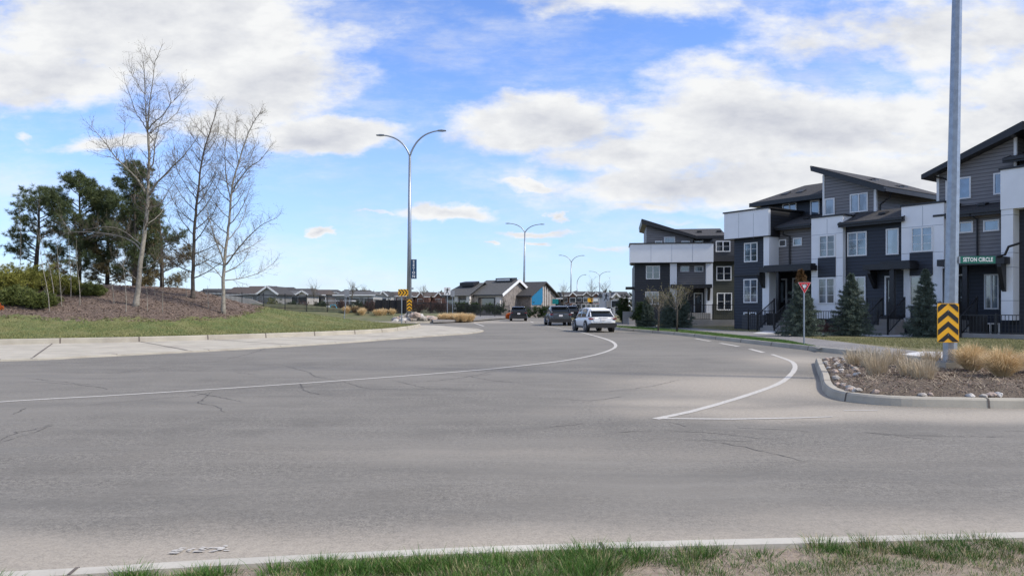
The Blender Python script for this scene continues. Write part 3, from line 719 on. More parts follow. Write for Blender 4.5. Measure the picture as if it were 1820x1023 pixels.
def shed_roof(fr, a0, a1, b0, b1, z, rise, th=.2, over=.0, m='shingle', name='roof'):
    """low roof rising backwards: eave at b0, height z (top of eave)"""
    p = [(b0, z-th), (b0, z), (b1, z+rise), (b1, z+rise-th)]
    r = MB().prism(p, 'x', a0-over, a1+over).build(name, m, fr.root)
    f = MB().box(a0-over-.02, a1+over+.02, b0-.03, b0+.06, z-th-.03, z+.015); f.bar((a0-over-.012, b0, z-th/2), (a0-over-.012, b1, z+rise-th/2), .03, th+.05); f.bar((a1+over+.012, b0, z-th/2), (a1+over+.012, b1, z+rise-th/2), .03, th+.05)
    f.build('fascia', 'black_trim', r)
    g = MB().box(a0-over, a1+over, b0-.13, b0-.03, z-.13, z-.02).build('gutter', 'black_trim', r)
    k = max(1, int((a1-a0)/3.4))
    for i in range(k):
        a = a0+(a1-a0)*(i+.55)/k; bb = b0+(b1-b0)*.55; zz = z+rise*.55
        MB().prism([(bb-.2, zz-.02), (bb-.2, zz+.07), (bb+.25, zz+.16), (bb+.25, zz+.02)], 'x', a-.2, a+.2).build('roof_vent', 'black_trim', r)
    return r
def bracket(fr, x, b, z0, z1, out=.75):
    a = fr.s_(x, b); return MB().prism([(b, z0), (b, z1), (b-out, z1), (b-out, z1-.18), (b-.16, z0+.1)], 'x', a-.09, a+.09).build('bracket', 'black_trim', fr.root)
def pipe(fr, pts, r=.05): return MB().tube(pts, r, 6).build('downpipe', 'black_trim', fr.root)
GRP = 'modern townhouse blocks along the street'

# block nearest the middle of the street, its front facing the camera
A = Frame((9.9, 62.0), -8, 'townhouse_block', 'farthest townhouse block, its pale band facing the camera above small bare trees', GRP)
zb0, zb1 = A.z(1190, 466, -.6), A.z(1190, 433, -.6)
A.wall('wall', 'black_siding', 1128, 1194, 466, 0, 10, z1=zb0+.02)
A.wall('parapet', 'white_panel', 1120, 1268, 0, -.6, 3, z0=zb0, z1=zb1, label='pale panel band')
cap(A, 1120, 1268, -.6, 3.1, zb1)
MB().box(A.s_(1122, -.6), A.s_(1266, -.6), -.55, 3, zb0-.06, zb0-.002).build('soffit', 'black_trim', A.root)
A.wall('pilaster', 'white_panel', 1191, 1203, 0, -.3, 1, z1=zb0-.07, label='white pilaster'); A.wall('pilaster', 'white_panel', 1255, 1267, 0, -.3, 1, z1=zb0-.07)
A.wall('wall', 'grey_siding', 1202, 1256, 0, .3, 9, z0=A.z(1228, 508, .3), z1=zb0)
A.wall('wall', 'charcoal_siding', 1202, 1256, 0, 1.2, 9, z1=A.z(1228, 508, .3))
a0, a1 = A.s_(1193, -1.2), A.s_(1266, -1.2); zp = A.z(1230, 505, -1.2)
pr = MB().box(a0, a1, -1.2, .28, zp-.3, zp).build('porch_roof', 'black_trim', A.root)
A.window(1148, 472, 1173, 496, 0, 2, 2); A.window(1147, 518, 1171, 541, 0, 2, 2, 'pane_blind')
A.window(1209, 472.5, 1225, 483, .3, 1, 1); A.window(1234, 472.5, 1250, 483, .3, 1, 1, 'pane_blind')
A.door(1233, 520, 1249, 1.2); bracket(A, 1259, -.3, A.z(1259, 534, -.3), zp-.3, .6)
MB().box(A.s_(1217, 1.2), A.s_(1256, 1.2), -1.4, 1.2, 0, 1.1).build('porch_floor', 'concrete_wall', A.root)
# set back upper floor with its single pitch roof
b = 2.6; s0, s1 = A.s_(1149, b), A.s_(1232, b); zl, zr = A.z(1149, 398, b), A.z(1232, 421, b)
MB().prism([(s0, zb0), (s0, zl), (s1, zr), (s1, zb0)], 'y', b, 9).build('wall', 'grey_siding', A.root)
s0, s1 = A.s_(1140, 2), A.s_(1241, 2); zl, zr = A.z(1140, 389, 2), A.z(1241, 420, 2)
r = MB().prism([(s0, zl), (s1, zr), (s1, zr-.22), (s0+.05, zl-.42)], 'y', 2, 9.5).build('roof', 'black_trim', A.root)
MB().prism([(s0+.03, zl+.02), (s1, zr+.02), (s1, zr+.005), (s0+.03, zl+.005)], 'y', 2.05, 9.45).build('shingles', 'shingle', r)
b = 3.4; A.wall('wall', 'charcoal_siding', 1233, 1290, 421, b, 9, z0=zb0)
z_ = A.z(1250, 419, 2.8)
p = [(A.s_(1236, 2.8), 2.8, z_), (A.s_(1292, 2.8), 2.8, z_), (A.s_(1292, 2.8), 7, z_+1.05), (A.s_(1200, 2.8), 7, z_+1.05)]
rr = MB(); rr.add(p+[(q[0], q[1], q[2]-.22) for q in p], [(0,1,2,3),(7,6,5,4),(0,4,5,1),(1,5,6,2),(2,6,7,3),(3,7,4,0)]); r = rr.build('roof', 'shingle', A.root)
MB().box(p[0][0], p[1][0], 2.72, 2.8, z_-.26, z_+.01).build('fascia', 'black_trim', r)
for x in (1243, 1278): MB().box(A.s_(x-4, 4.6), A.s_(x+4, 4.6), 4.5, 4.9, z_+.35, z_+.62).build('roof_vent', 'black_trim', r)
for x0, x1, y0 in ((1164,1177,428),(1180,1200,421),(1211,1226,428)): A.window(x0, y0, x1, 445, 2.6, 1, 1, 'pane_blind')
A.window(1234, 427, 1250, 445, 3.4, 1, 1)
A.wall('wall', 'charcoal_siding', 1267, 1312, 424, .4, 9, z0=A.z(1285, 463, .4)); A.wall('wall', 'olive_siding', 1267, 1312, 0, .9, 9, z1=A.z(1285, 463, .4))
A.wall('parapet', 'black_siding', 1267, 1310, 454, 0, .4, ybot=(1285, 464))
A.window(1272, 428, 1298, 447.5, .4, 2, 2); A.window(1273, 473, 1300, 498.5, .9, 2, 2); A.window(1274, 520, 1301, 551, .9, 2, 2)
# entry at the far left side, steps
m = MB()
for i in range(5): m.box(-.6, A.s_(1128, 0)-.01, .5+i*.28, 3, .1+i*.22, .1+(i+1)*.22)
m.build('entry_steps', 'concrete_wall', A.root)
MB().box(-.35, A.s_(1128, 0)-.01, .8, 2.6, 3.1, 3.3).build('porch_roof', 'black_trim', A.root)
# retaining wall and iron fence in front
w = MB().box(A.s_(1226, -4), A.s_(1330, -4), -4, -3.7, 0, A.z(1250, 568, -4)).box(A.s_(1226, -4), A.s_(1226, -4)+.3, -3.7, -.5, 0, A.z(1250, 568, -4)-.01).build('retaining_wall', 'concrete_wall')
w.location = A.root.location; w.rotation_euler = A.root.rotation_euler; tag(w, 'short concrete retaining wall below the iron fence of the farthest townhouse block', 'wall')
fz = A.z(1250, 568, -4)
f = empty('iron_fence', A.root.location, R(-8), 'black iron picket fence standing on the concrete retaining wall', 'fence')
A.railing(A.s_(1229, -3.85), A.s_(1305, -3.85), -3.85, fz-.05, A.z(1250, 541.5, -3.85), parent=f, name='picket_panel', gap=.14)

B = Frame((18.25, 45.0), -55, 'townhouse_block', 'middle townhouse block with tall single pitch roof above two spruces', GRP)
# end unit with the big pale band
zb0, zb1 = B.z(1287, 425.3, -.5), B.z(1287, 380, -.5); zg = 0.
B.wall('wall', 'navy_siding', 1305, 1357, 0, 0, 9, z1=zb0+.01)
ledge = MB().box(B.s_(1305, 0)-.02, B.s_(1357, 0), -.1, 0, B.z(1330, 489, 0)-.05, B.z(1330, 489, 0)+.05).build('ledge', 'black_trim', B.root)
a0, a1 = B.s_(1287, -.5), B.s_(1366, -.5)
MB().box(a0, a1, -.5, -.3, zb0, zb1).box(a0, a0+.2, -.3, 3, zb0, zb1-.003).build('parapet', 'white_panel', B.root)['label'] = 'tall pale panel parapet'
MB().box(a0+.2, a1-.01, -.3, 3.2, zb0, zb1-.01).build('wall', 'black_siding', B.root)
cap(B, 1287, 1366, -.5, 5, zb1)
MB().box(a0+.02, a1-.02, -.48, 3, zb0-.05, zb0-.003).build('soffit', 'black_trim', B.root)
B.wall('pilaster', 'white_panel', 1357, 1367, 0, -.3, .75, z1=zb0-.06, label='white pilaster')
B.window(1323, 431, 1347, 465.5, 0, 2, 3, 'pane_sky'); B.window(1322, 495.5, 1347, 538, 0, 2, 3, 'pane_sky'); B.window(1322, 554.5, 1345, 576, 0, 2, 1)
# entry unit
zt = B.z(1405, 408, .6); zl = B.z(1405, 475, .6)
B.wall('wall', 'grey_siding', 1366, 1443, 0, .7, 9, z0=zl, z1=zt+.1)
B.wall('wall', 'black_siding', 1366, 1443, 0, 1.9, 9, z1=zl)
shed_roof(B, B.s_(1366, .1)+.0, B.s_(1445, .1)-.1, .1, 3.2, B.z(1405, 400.5, .1), .95)
B.window(1384.5, 425.5, 1398, 438.5, .7, 1, 1); B.window(1410, 422.5, 1426, 437, .7, 1, 1, 'pane_blind')
a = B.s_(1403, .6); pipe(B, [(B.s_(1392, .1), .12, B.z(1392, 412, .1)), (a-.2, .2, B.z(1400, 416, .2)), (a, .62, B.z(1403, 420, .6)), (a, .62, zl)])
z2 = B.z(1395, 473, -1.0); a0, a1 = B.s_(1349, -1.0), B.s_(1443, -1.0)
MB().box(a0, a1-.1, -1.0, .69, z2-.3, z2).box(a0+.2, a1-.2, -.8, .69, z2, z2+.12).build('porch_roof', 'black_trim', B.root)
bracket(B, 1358, -.31, B.z(1358, 512, -.3), z2-.3, .6)
B.door(1380, 495, 1399, 1.9, 1.15); B.window(1409, 494, 1419, 540, 1.9, 1, 1, 'pane_dark')
MB().box(B.s_(1384, -.6)-.09, B.s_(1384, -.6)+.09, -.75, -.57, 0, z2-.3).build('porch_post', 'black_trim', B.root)
MB().box(B.s_(1366, 1.9), B.s_(1443, 1.9), -.9, 1.9, 0, 1.1).build('porch_floor', 'charcoal_siding', B.root)
def steps(fr, a0, a1, b0, z, n=6):
    m = MB()
    for i in range(n): m.box(a0, a1, b0-(i+1)*.28, b0-i*.28-.001, 0, z-(i+1)*z/(n+1))
    m.build('porch_steps', 'concrete_wall', fr.root)
    for a in (a0, a1): fr.railing(a, a, b0, z, z+.95, 'railing', .13, (.15, 1.1), 2, b1=b0-n*.28)
a0 = B.s_(1376, -.9); steps(B, a0, a0+1.2, -.9, 1.1)
B.railing(B.s_(1400, -.85), B.s_(1443, -.85), -.85, 1.1, 2.05)
B.wall('pilaster', 'white_panel', 1355, 1366.5, 0, -.305, .74, z1=B.z(1358, 484, -.3))
# set back third floor with hipped roof
b = 3.2; zt = B.z(1440, 343, b)
B.wall('wall', 'navy_siding', 1352, 1462, 0, b, 9, z0=zb0, z1=zt)
B.window(1391, 361, 1416, 377, b, 2, 1); B.window(1440.5, 356, 1457, 386, b-.002, 1, 1, 'pane_sky')
b = 2.5; ze = B.z(1400, 352.5, b); s0, s1 = B.s_(1333, b), B.s_(1464, b)
v = [(s0, b, ze), (s1, b, ze), (s1, 5.6, ze+1.25), (s0+2.2, 5.6, ze+1.25), (s0, 9, ze)]
m = MB(); m.add(v+[(q[0], q[1], q[2]-.25) for q in v[:2]]+[(v[4][0], v[4][1], ze-.25)], [(0,1,2,3), (0,3,4), (5,6,1,0), (7,5,0,4)]); r = m.build('roof', 'shingle', B.root)
MB().box(s0-.03, s1, b-.06, b+.02, ze-.27, ze+.01).box(s0+.02, s1, b+.02, 3.3, ze-.26, ze-.2).build('fascia', 'black_trim', r)
for x in (1398, 1425): a = B.s_(x, 3.9); MB().prism([(3.6, ze+.4), (3.6, ze+.52), (4.05, ze+.72), (4.05, ze+.6)], 'x', a-.25, a+.25).build('roof_vent', 'black_trim', r)
# white unit
b = -.3; z1 = B.z(1443, 388.5, b); z0 = .9
B.wall('wall', 'white_panel', 1442, 1498, 0, b, 1.5, z0=z0, z1=z1, label='white panelled unit front'); cap(B, 1442, 1498, b, 3.3, z1, .06)
B.wall('wall', 'navy_siding', 1442, 1498, 0, .0, 9, z1=z1-.5)
MB().box(B.s_(1454, b), B.s_(1485.5, b), b-.03, b+.01, B.z(1470, 492.5, b), B.z(1470, 457.5, b)).build('infill_panel', 'navy_siding', B.root)
B.window(1456, 417.5, 1485, 457, b, 2, 3, 'pane_blind'); B.window(1454.5, 493.5, 1484.5, 540, b, 2, 3, 'pane_blind')
def seams(fr, x0, x1, b, ys, xs=(), ytop=0, ybot=0):
    for y in ys: z = fr.z((x0+x1)/2, y, b); MB().box(fr.s_(x0, b)+.01, fr.s_(x1, b)-.01, b-.004, b+.01, z-.009, z+.009).build('panel_joint', 'galvanised_dark', fr.root)
    for x in xs: a = fr.s_(x, b); MB().box(a-.008, a+.008, b-.0045, b+.01, fr.z(x, ybot, b), fr.z(x, ytop, b)).build('panel_joint', 'galvanised_dark', fr.root)
seams(B, 1442, 1498, b, (416, 459, 491), (1470,), 389, 415); seams(B, 1287, 1366, -.5, (), (1313, 1339), 379, 424)
seams(A, 1120, 1268, -.6, (), (1157, 1194, 1231), 434, 465)
# tall grey unit behind and its single pitch roof
b = 1.5; s0, s1 = B.s_(1463, b), B.s_(1557, b); zl, zr = B.z(1463, 310, b), B.z(1557, 336, b)
MB().prism([(s0, z1-1), (s0, zl), (s1, zr), (s1, z1-1)], 'y', b, 9).build('wall', 'grey_siding', B.root)
MB().box(s1-.12, s1+.03, b-.03, b+.12, z1-1, zr-.02).build('corner_trim', 'white_trim', B.root); MB().box(s0-.03, s0+.1, b-.03, b+.1, z1-1, zl-.05).build('corner_trim', 'white_trim', B.root)
MB().box(s1-.2, s1+.01, b+.12, 8.8, z1-1, zr-.03).build('wall', 'beige_siding', B.root)['label'] = 'beige end wall in the sun'
B.window(1466, 352.5, 1484, 382, b, 1, 1, 'pane_blind'); B.window(1511, 343.5, 1543, 377, b, 2, 1, 'pane_blind')
b = .9; s0, s1 = B.s_(1439.5, b), B.s_(1557, b)+.45; zl, zr = B.z(1439.5, 295, b), B.z(1557, 327, b)
sl = (zr-zl)/(B.s_(1557, b)-s0); zr = zl+sl*(s1-s0)
r = MB().prism([(s0, zl), (s1, zr), (s1, zr-.32), (s0+.05, zl-.32)], 'y', b, 9.6).build('roof', 'black_trim', B.root)
m = MB().prism([(s0+.02, zl+.025), (s1+.03, zr+.025), (s1+.03, zr+.005), (s0+.02, zl+.005)], 'y', b+.03, 9.55); m.build('shingles', 'shingle', r)
MB().box(s1, s1+.12, b, 9.6, zr-.3, zr-.14).build('gutter', 'black_trim', r)
for f, bb in ((.3, 5.5), (.62, 6.2), (.8, 4.0), (.55, 3.0)): a = s0+(s1-s0)*f; zz = zl+(zr-zl)*f; MB().prism([(a-.2, zz), (a-.2, zz+.1), (a+.25, zz+.02), (a+.25, zz-.14)], 'y', bb, bb+.45).build('roof_vent', 'black_trim', r)
a = B.s_(1560, 1.8); pipe(B, [(s1+.06, 1.6, zr-.25), (s1-.1, 1.75, zr-.55), (B.s_(1557, 1.5)+.07, 1.85, zr-.9), (B.s_(1557, 1.5)+.07, 1.85, z1-.4)])
# navy unit with its porch
zt = B.z(1550, 391, 0)
B.wall('wall', 'navy_siding', 1498.5, 1603, 0, 0, 9, z1=zt)
shed_roof(B, B.s_(1482, -.5)+.3, B.s_(1604, -.5), -.5, 1.6, B.z(1545, 391.5, -.5), .78, .22, .0)
B.window(1506.5, 412, 1541, 455, 0, 2, 3, 'pane_sky'); B.window(1575, 406, 1598, 452.5, 0, 1, 1, 'pane_blind'); B.window(1505.5, 491.5, 1539, 541, 0, 2, 3, 'pane_dark')
b = -1.3; z2 = B.z(1575, 468.5, b); a0, a1 = B.s_(1533, b), B.s_(1617, b)
MB().box(a0, a1, b, -.005, z2-.3, z2).box(a0+.9, a1-.1, b+.15, -.006, z2, z2+.14).build('porch_roof', 'black_trim', B.root)
bracket(B, 1556, -.005, B.z(1556, 513, 0), z2-.3, .7)
MB().box(B.s_(1588, -.9)-.12, B.s_(1588, -.9)+.12, -1.1, -.86, 0, z2-.3).build('porch_post', 'black_trim', B.root)
B.door(1573, 490, 1588, -.02, 1.15)
MB().box(B.s_(1563, 0), B.s_(1600, 0), -1.3, -.01, 0, 1.1).build('porch_floor', 'charcoal_siding', B.root)
steps(B, B.s_(1568, -1.3), B.s_(1568, -1.3)+1.2, -1.3, 1.1)
B.railing(B.s_(1541, -.9), B.s_(1568, -.9)-.1, -.9, 1.05, 2.0)
MB().box(B.s_(1541, 0), B.s_(1563, 0)-.01, -1.0, -.01, 0, 1.05).build('porch_floor', 'charcoal_siding', B.root)

C = Frame((18.25, 45.0), -55, 'townhouse_block', 'nearest townhouse block at the right edge, behind the tall pole and green street sign', GRP)
b = -.3; z1 = C.z(1602, 368, b)
C.wall('wall', 'white_panel', 1602, 1677.5, 0, b, 1.2, z0=C.z(1640, 478, b), z1=z1, label='white panelled unit front'); cap(C, 1602, 1677.5, b, 3.3, z1, .05, .1)
C.wall('pilaster', 'white_panel', 1606, 1617, 0, b+.01, .9, z0=.6, z1=C.z(1640, 478, b)); C.wall('pilaster', 'white_panel', 1657, 1675, 0, b+.01, .9, z0=.6, z1=C.z(1640, 478, b))
C.wall('wall', 'navy_siding', 1603, 1678, 0, -.2, 9, z1=z1-.6)
MB().box(C.s_(1617, b), C.s_(1658, b), b-.03, b+.2, C.z(1638, 489, b), C.z(1638, 448, b)).build('infill_panel', 'navy_siding', C.root)
C.window(1620, 403, 1658.5, 447.5, b, 2, 3, 'pane_sky'); C.window(1617, 489.5, 1657, 543, -.2, 2, 3, 'pane_dark'); seams(C, 1602, 1677, b, (402, 449), (1640,), 366, 401)
# grey entry unit
zl = C.z(1730, 458, .4); zt = C.z(1725, 377, .4)
C.wall('wall', 'grey_siding', 1677, 1779, 0, .4, 9, z0=zl, z1=zt); C.wall('wall', 'navy_siding', 1677, 1779, 0, 1.0, 9, z1=zl)
shed_roof(C, C.s_(1660, -.2), C.s_(1779, -.2), -.2, 2.4, C.z(1718, 376, -.2), .75, .22)
C.window(1704, 394, 1730, 414, .4, 1, 1, 'pane_sky'); C.window(1748, 390.5, 1777, 411, .4, 1, 1, 'pane_sky')
pipe(C, [(C.s_(1724, -.2), -.25, C.z(1724, 382, -.2)), (C.s_(1737, .34), .3, C.z(1737, 389, .34)), (C.s_(1737, .34), .33, zl)])
b = -1.2; z2 = C.z(1725, 458.5, b); a0, a1 = C.s_(1665, b), C.s_(1785, b)
MB().box(a0, a1, b, .39, z2-.34, z2).build('porch_roof', 'black_trim', C.root); pipe(C, [(a1-.3, b-.05, z2), (a1+.05, b-.05, z2+.08), (a1+.2, b-.05, z2+.45), (a1+.7, b+.0, z2+.6)], .06)
C.door(1701, 487, 1716, 1.0, 1.15); C.window(1749.5, 487, 1776, 549.5, .99, 2, 3, 'pane_blind')
MB().box(C.s_(1717, -.8)-.11, C.s_(1717, -.8)+.11, -.95, -.72, 0, z2-.34).build('porch_post', 'black_trim', C.root)
MB().box(C.s_(1680, 1.0), C.s_(1722, 1.0), -1.1, 1.0, 0, 1.1).build('porch_floor', 'charcoal_siding', C.root)
steps(C, C.s_(1690, -1.1), C.s_(1690, -1.1)+1.2, -1.1, 1.1)
# pale box at the right edge
b = -.6; zt = C.z(1779, 302.5, b); z0 = C.z(1779, 372.5, b); a0 = C.s_(1778, b)
MB().box(a0, a0+4.2, b, 3, z0, zt).build('parapet', 'white_panel', C.root); MB().box(a0-.06, a0+4.25, b-.06, 3.1, zt, zt+.1).build('parapet_cap', 'black_trim', C.root)
a1 = C.s_(1800.5, -.55); MB().box(a0+.01, a1, -.55, .15, .95, z0-.005).build('pilaster', 'white_panel', C.root)['label'] = 'white pilaster'
for y in (382, 449, 475, 534): z = C.z(1789, y, -.55); MB().box(a0+.01, a1+.005, -.555, .1, z-.009, z+.009).build('panel_joint', 'galvanised_dark', C.root)
bracket(C, 1785, -.55, C.z(1785, 518, -.55), z2-.3, .6)
C.wall('wall', 'navy_siding', 1779, 1812, 0, .16, 9, z1=z0); MB().box(C.s_(1812, .16), C.s_(1812, .16)+4, .16, 9, 0, z0).build('wall', 'navy_siding', C.root)
C.window(1745, 573.5, 1777, 600, .14, 2, 1, 'pane_dark')
# third floor, roof rising to the right
b = 1.5; s0, s1 = C.s_(1666, b), C.s_(1806, b); zl, zr = C.z(1666, 310, b), C.z(1806, 240, b); zb = C.z(1720, 365, b)
MB().prism([(s0, zb), (s0, zl), (s1, zr), (s1, zb)], 'y', b, 9).build('wall', 'grey_siding', C.root)
MB().box(s1-.1, s1+.03, b-.03, b+.1, zb, zr-.02).build('corner_trim', 'white_trim', C.root); MB().box(s0-.03, s0+.1, b-.03, b+.1, zb, zl-.04).build('corner_trim', 'white_trim', C.root)
C.window(1702, 315, 1726, 353.5, b, 1, 1, 'pane_sky'); C.window(1681, 320, 1695, 356, b, 1, 1, 'pane_sky'); C.window(1766, 307, 1787, 345.5, b, 1, 1, 'pane_sky')
b = .8; s0, s1 = C.s_(1637, b), C.s_(1817, b); zl, zr = C.z(1637, 310.5, b), C.z(1817, 215, b)
r = MB().prism([(s0, zl), (s1, zr), (s1, zr-.42), (s0, zl-.25)], 'y', b, 9.6).build('roof', 'black_trim', C.root)
MB().prism([(s1, zr), (s1+3, zr-.9), (s1+3, zr-1.2), (s1, zr-.42)], 'y', b, 9.6).build('roof_slope', 'shingle', r)
MB().box(s1-.25, s1+3, 2.2, 8, zb, zr-1.25).build('wall', 'beige_siding', C.root)
pipe(C, [(s0+.5, 1.2, zl-.15), (s0+.9, 1.3, zl-.25), (s0+1.2, 1.44, zl-.45)], .05)
b = .6; a0 = C.s_(1783, b); z = C.z(1800, 279.5, b); shed_roof(C, a0, a0+4.5, b, 3.5, z, .8, .2); MB().box(a0+.5, a0+4.5, b+.6, 3.4, zt-.3, z-.02).build('wall', 'navy_siding', C.root)
# low walls and railings along the front gardens
rl = empty('iron_railing', (18.25, 45, 0), R(-55), 'black iron railing in front of the middle townhouse block, behind the spruces', 'railing')
B.railing(B.s_(1330, -2.0), B.s_(1375, -2.0), -2.0, .2, 1.35, 'picket_panel', parent=rl, gap=.15); B.railing(B.s_(1398, -2.0), B.s_(1560, -2.0), -2.0, .2, 1.35, 'picket_panel', parent=rl, gap=.15)
rl = empty('iron_railing', (18.25, 45, 0), R(-55), 'black iron railing on a low concrete wall at the right edge', 'railing')
C.railing(C.s_(1706, -2.6), C.s_(1840, -2.6), -2.6, .3, C.z(1760, 559.5, -2.6), 'picket_panel', parent=rl, gap=.15)
w = MB().box(C.s_(1704, -2.7), C.s_(1850, -2.7), -2.7, -2.5, 0, .34).build('garden_wall', 'concrete_wall'); w.location = (18.25, 45, 0); w.rotation_euler = (0, 0, R(-55)); tag(w, 'low concrete wall under the iron railing at the right edge', 'wall')
# ------------------------------------------------------------------ trees and plants
def perp(d):
    a = Vector((0, 0, 1)) if abs(d.z) < .9 else Vector((1, 0, 0)); r = d.cross(a).normalized(); return r, r.cross(d)
def twigs(mb, p, d, L, r, lev, rnd, buds, up=.25, kids=3):
    """a wandering twig with side shoots"""
    n = 4 if lev else 3; pts = [p.copy()]; dd = d.copy()
    for i in range(n):
        dd = (dd+Vector((rnd.gauss(0, .16), rnd.gauss(0, .16), rnd.gauss(0, .12)+up*.22))).normalized(); pts.append(pts[-1]+dd*L/n)
    mb.tube(pts, [r*(1-.75*i/n) for i in range(n+1)], 3 if r < .02 else 5, cap=False)
    buds.append((pts[-1], dd)); 
    if lev <= 0: return
    for k in range(kids):
        f = rnd.uniform(.25, .95); i = min(n-1, int(f*n)); q = pts[i].lerp(pts[i+1], f*n-i); a, b = perp(dd); t = rnd.uniform(0, 6.28)
        nd = (dd*.75+(a*math.cos(t)+b*math.sin(t))*.75+Vector((0, 0, up*.5))).normalized(); buds.append((q, nd))
        twigs(mb, q, nd, L*rnd.uniform(.4, .7), r*.62, lev-1, rnd, buds, up, kids)
def limb_tree(name, label, depth, base, limbs, trunk_r, seed, density=1., group=None, barkm='bark_pale', budn=1., dz=2.2, lt=1.):
    """limbs: pixel polylines, first is the trunk; each gets its own depth swing so the crown is round"""
    rnd = random.Random(seed); root = empty(name, base, 0, label, 'tree', group); bx = Vector(base)
    tm = MB(); cm = MB(); tw = MB(); buds = []; tot = []
    for li, (pl, r0, r1) in enumerate(limbs):
        sw = 0 if li == 0 else rnd.choice((-1, 1))*rnd.uniform(.35, 1.)*dz; n = len(pl); pts = []
        x0, y0 = pl[0]; L_ = math.hypot(pl[-1][0]-x0, pl[-1][1]-y0)
        if li: # start depth from the trunk swing 0
            pass
        for i, (x, y) in enumerate(pl):
            f = i/(n-1); pts.append(Vector(P(x, y, depth+sw*f*min(1, L_/130)))-bx)
        if li == 0: pts[0] = Vector((0, 0, -.15))
        sp = [Vector(q) for q in smooth_line([tuple(q) for q in pts], 4)]
        if li == 0: pass
        m_ = len(sp); sp = [q+Vector((rnd.gauss(0, .012), rnd.gauss(0, .012), 0))*(1 if 0 < i < m_-1 else 0) for i, q in enumerate(sp)]
        rad = [r0+(r1-r0)*(i/(m_-1))**.8 for i in range(m_)]
        if li == 0: rad[0] = r0*1.45; rad[1] = r0*1.1 if m_ > 6 else rad[1]
        (tm if li == 0 else cm).tube(sp, rad, 10 if li == 0 else 6)
        Ls = sum((sp[i+1]-sp[i]).length for i in range(m_-1)); cnt = int(Ls*5.6*density*(1 if li else .45))
        for k in range(cnt):
            f = rnd.uniform(.12 if li else .42, 1.); i = min(m_-2, int(f*(m_-1))); q = sp[i].lerp(sp[i+1], f*(m_-1)-i); d = (sp[i+1]-sp[i]).normalized()
            a, b = perp(d); t = rnd.uniform(0, 6.28); nd = (d*rnd.uniform(.3, .9)+(a*math.cos(t)+b*math.sin(t))*.9+Vector((0, 0, .25))).normalized()
            twigs(tw, q, nd, rnd.uniform(.45, 1.15)*(1.25-.6*f)*lt, max(.007, rad[i]*.32), 1 if rnd.random() < .75 else 2, rnd, buds)
        twigs(tw, sp[-1], (sp[-1]-sp[-2]).normalized(), .5, rad[-1], 1, rnd, buds)
    tm.build('trunk', barkm, root, True); 
    if cm.v: cm.build('limbs', barkm, root, True)
    tw.build('crown', 'twig', root)
    T = []
    for q, d in buds:
        if rnd.random() > budn: continue
        s = rnd.uniform(.012, .03)*budn**.3; a, b = perp(d); T.append([q-a*s*.5, q+a*s*.5, q+d*s*2]); T.append([q-b*s*.5, q+b*s*.5, q+d*s*1.6])
    if T: tag(tris('buds', np.array([[tuple(v) for v in t] for t in T]), 'bud', root), kind='stuff')
    return root
b1 = hill_at(241, 543); b2 = hill_at(342, 530); b3 = hill_at(397, 557)
T1 = [([(240,543),(246,505),(250,470),(255,430),(261,385),(263,345),(264,320),(265,280),(263,237)], .15, .055),
 ([(262,235),(260,212),(258,170),(257,129),(254,106)], .04, .012), ([(262,232),(264,205),(266,181),(270,153),(275,115),(284,90)], .045, .012), ([(274,115),(268,106),(260,93)], .018, .008),
 ([(261,230),(252,215),(243,203),(231,170),(222,145)], .035, .01), ([(240,200),(228,193),(220,186)], .018, .008), ([(258,168),(248,155),(239,140),(228,123)], .025, .008),
 ([(264,230),(275,216),(286,208),(303,184),(301,170),(298,159)], .04, .012), ([(303,184),(310,178),(318,163),(324,152)], .02, .008), ([(310,178),(324,163),(334,152)], .018, .008),
 ([(267,237),(280,225),(297,217),(316,197),(327,175)], .035, .01), ([(266,300),(271,292),(274,275),(276,252),(280,235),(283,222),(291,205)], .045, .012), ([(276,252),(270,246),(264,238)], .03, .02),
 ([(259,345),(247,322),(228,302),(203,277),(190,258),(179,244),(162,225)], .065, .012), ([(212,286),(195,279),(173,274)], .025, .008), ([(228,302),(222,280),(218,255),(221,232),(222,215)], .025, .008),
 ([(266,345),(275,330),(288,315),(313,291),(325,278),(338,263),(354,239)], .065, .012), ([(313,291),(310,270),(308,245)], .022, .008), ([(255,330),(248,310),(238,290),(228,270)], .03, .008),
 ([(251,445),(240,432),(220,422),(200,417),(179,414),(150,412),(126,413),(110,418),(92,428)], .05, .01), ([(253,437),(238,424),(222,412),(205,405),(185,403),(150,408)], .035, .01), ([(126,413),(117,400),(108,386)], .022, .008),
 ([(250,478),(268,470),(280,462),(300,440)], .03, .008), ([(249,500),(235,490),(215,470),(205,455)], .03, .008), ([(258,400),(280,385),(300,360),(322,345)], .03, .008), ([(262,370),(285,362),(305,330),(320,300)], .03, .008)]
limb_tree('bare_tree', 'tallest bare poplar, its curved pale trunk rising from the mulch hill on the left', b1[1], b1, T1, .15, 3, 1.6, 'bare trees on the island hill', budn=.7)
def asc(tr, n, seed, w0, w1, top, x_at, low=490):
    """ascending limbs alternating round a trunk, given as photo polylines"""
    rnd = random.Random(seed); out = []
    for i in range(n):
        f = i/(n-1); y = low+(top+60-low)*f; x = x_at(y); sg = (-1)**i; w = (w0+(w1-w0)*f)*rnd.uniform(.7, 1.15); h = w*rnd.uniform(1.0, 1.7)
        if f < .2: h *= .4
        out.append(([(x, y), (x+sg*w*.35, y-h*.25), (x+sg*w*.7, y-h*.62), (x+sg*w*rnd.uniform(.85, 1.05), y-h)], .042-.022*f, .01))
    return out
xa = lambda y: interp(-y, [(-530,341),(-430,345),(-380,348),(-340,352),(-290,358),(-250,368),(-220,378),(-185,388)])
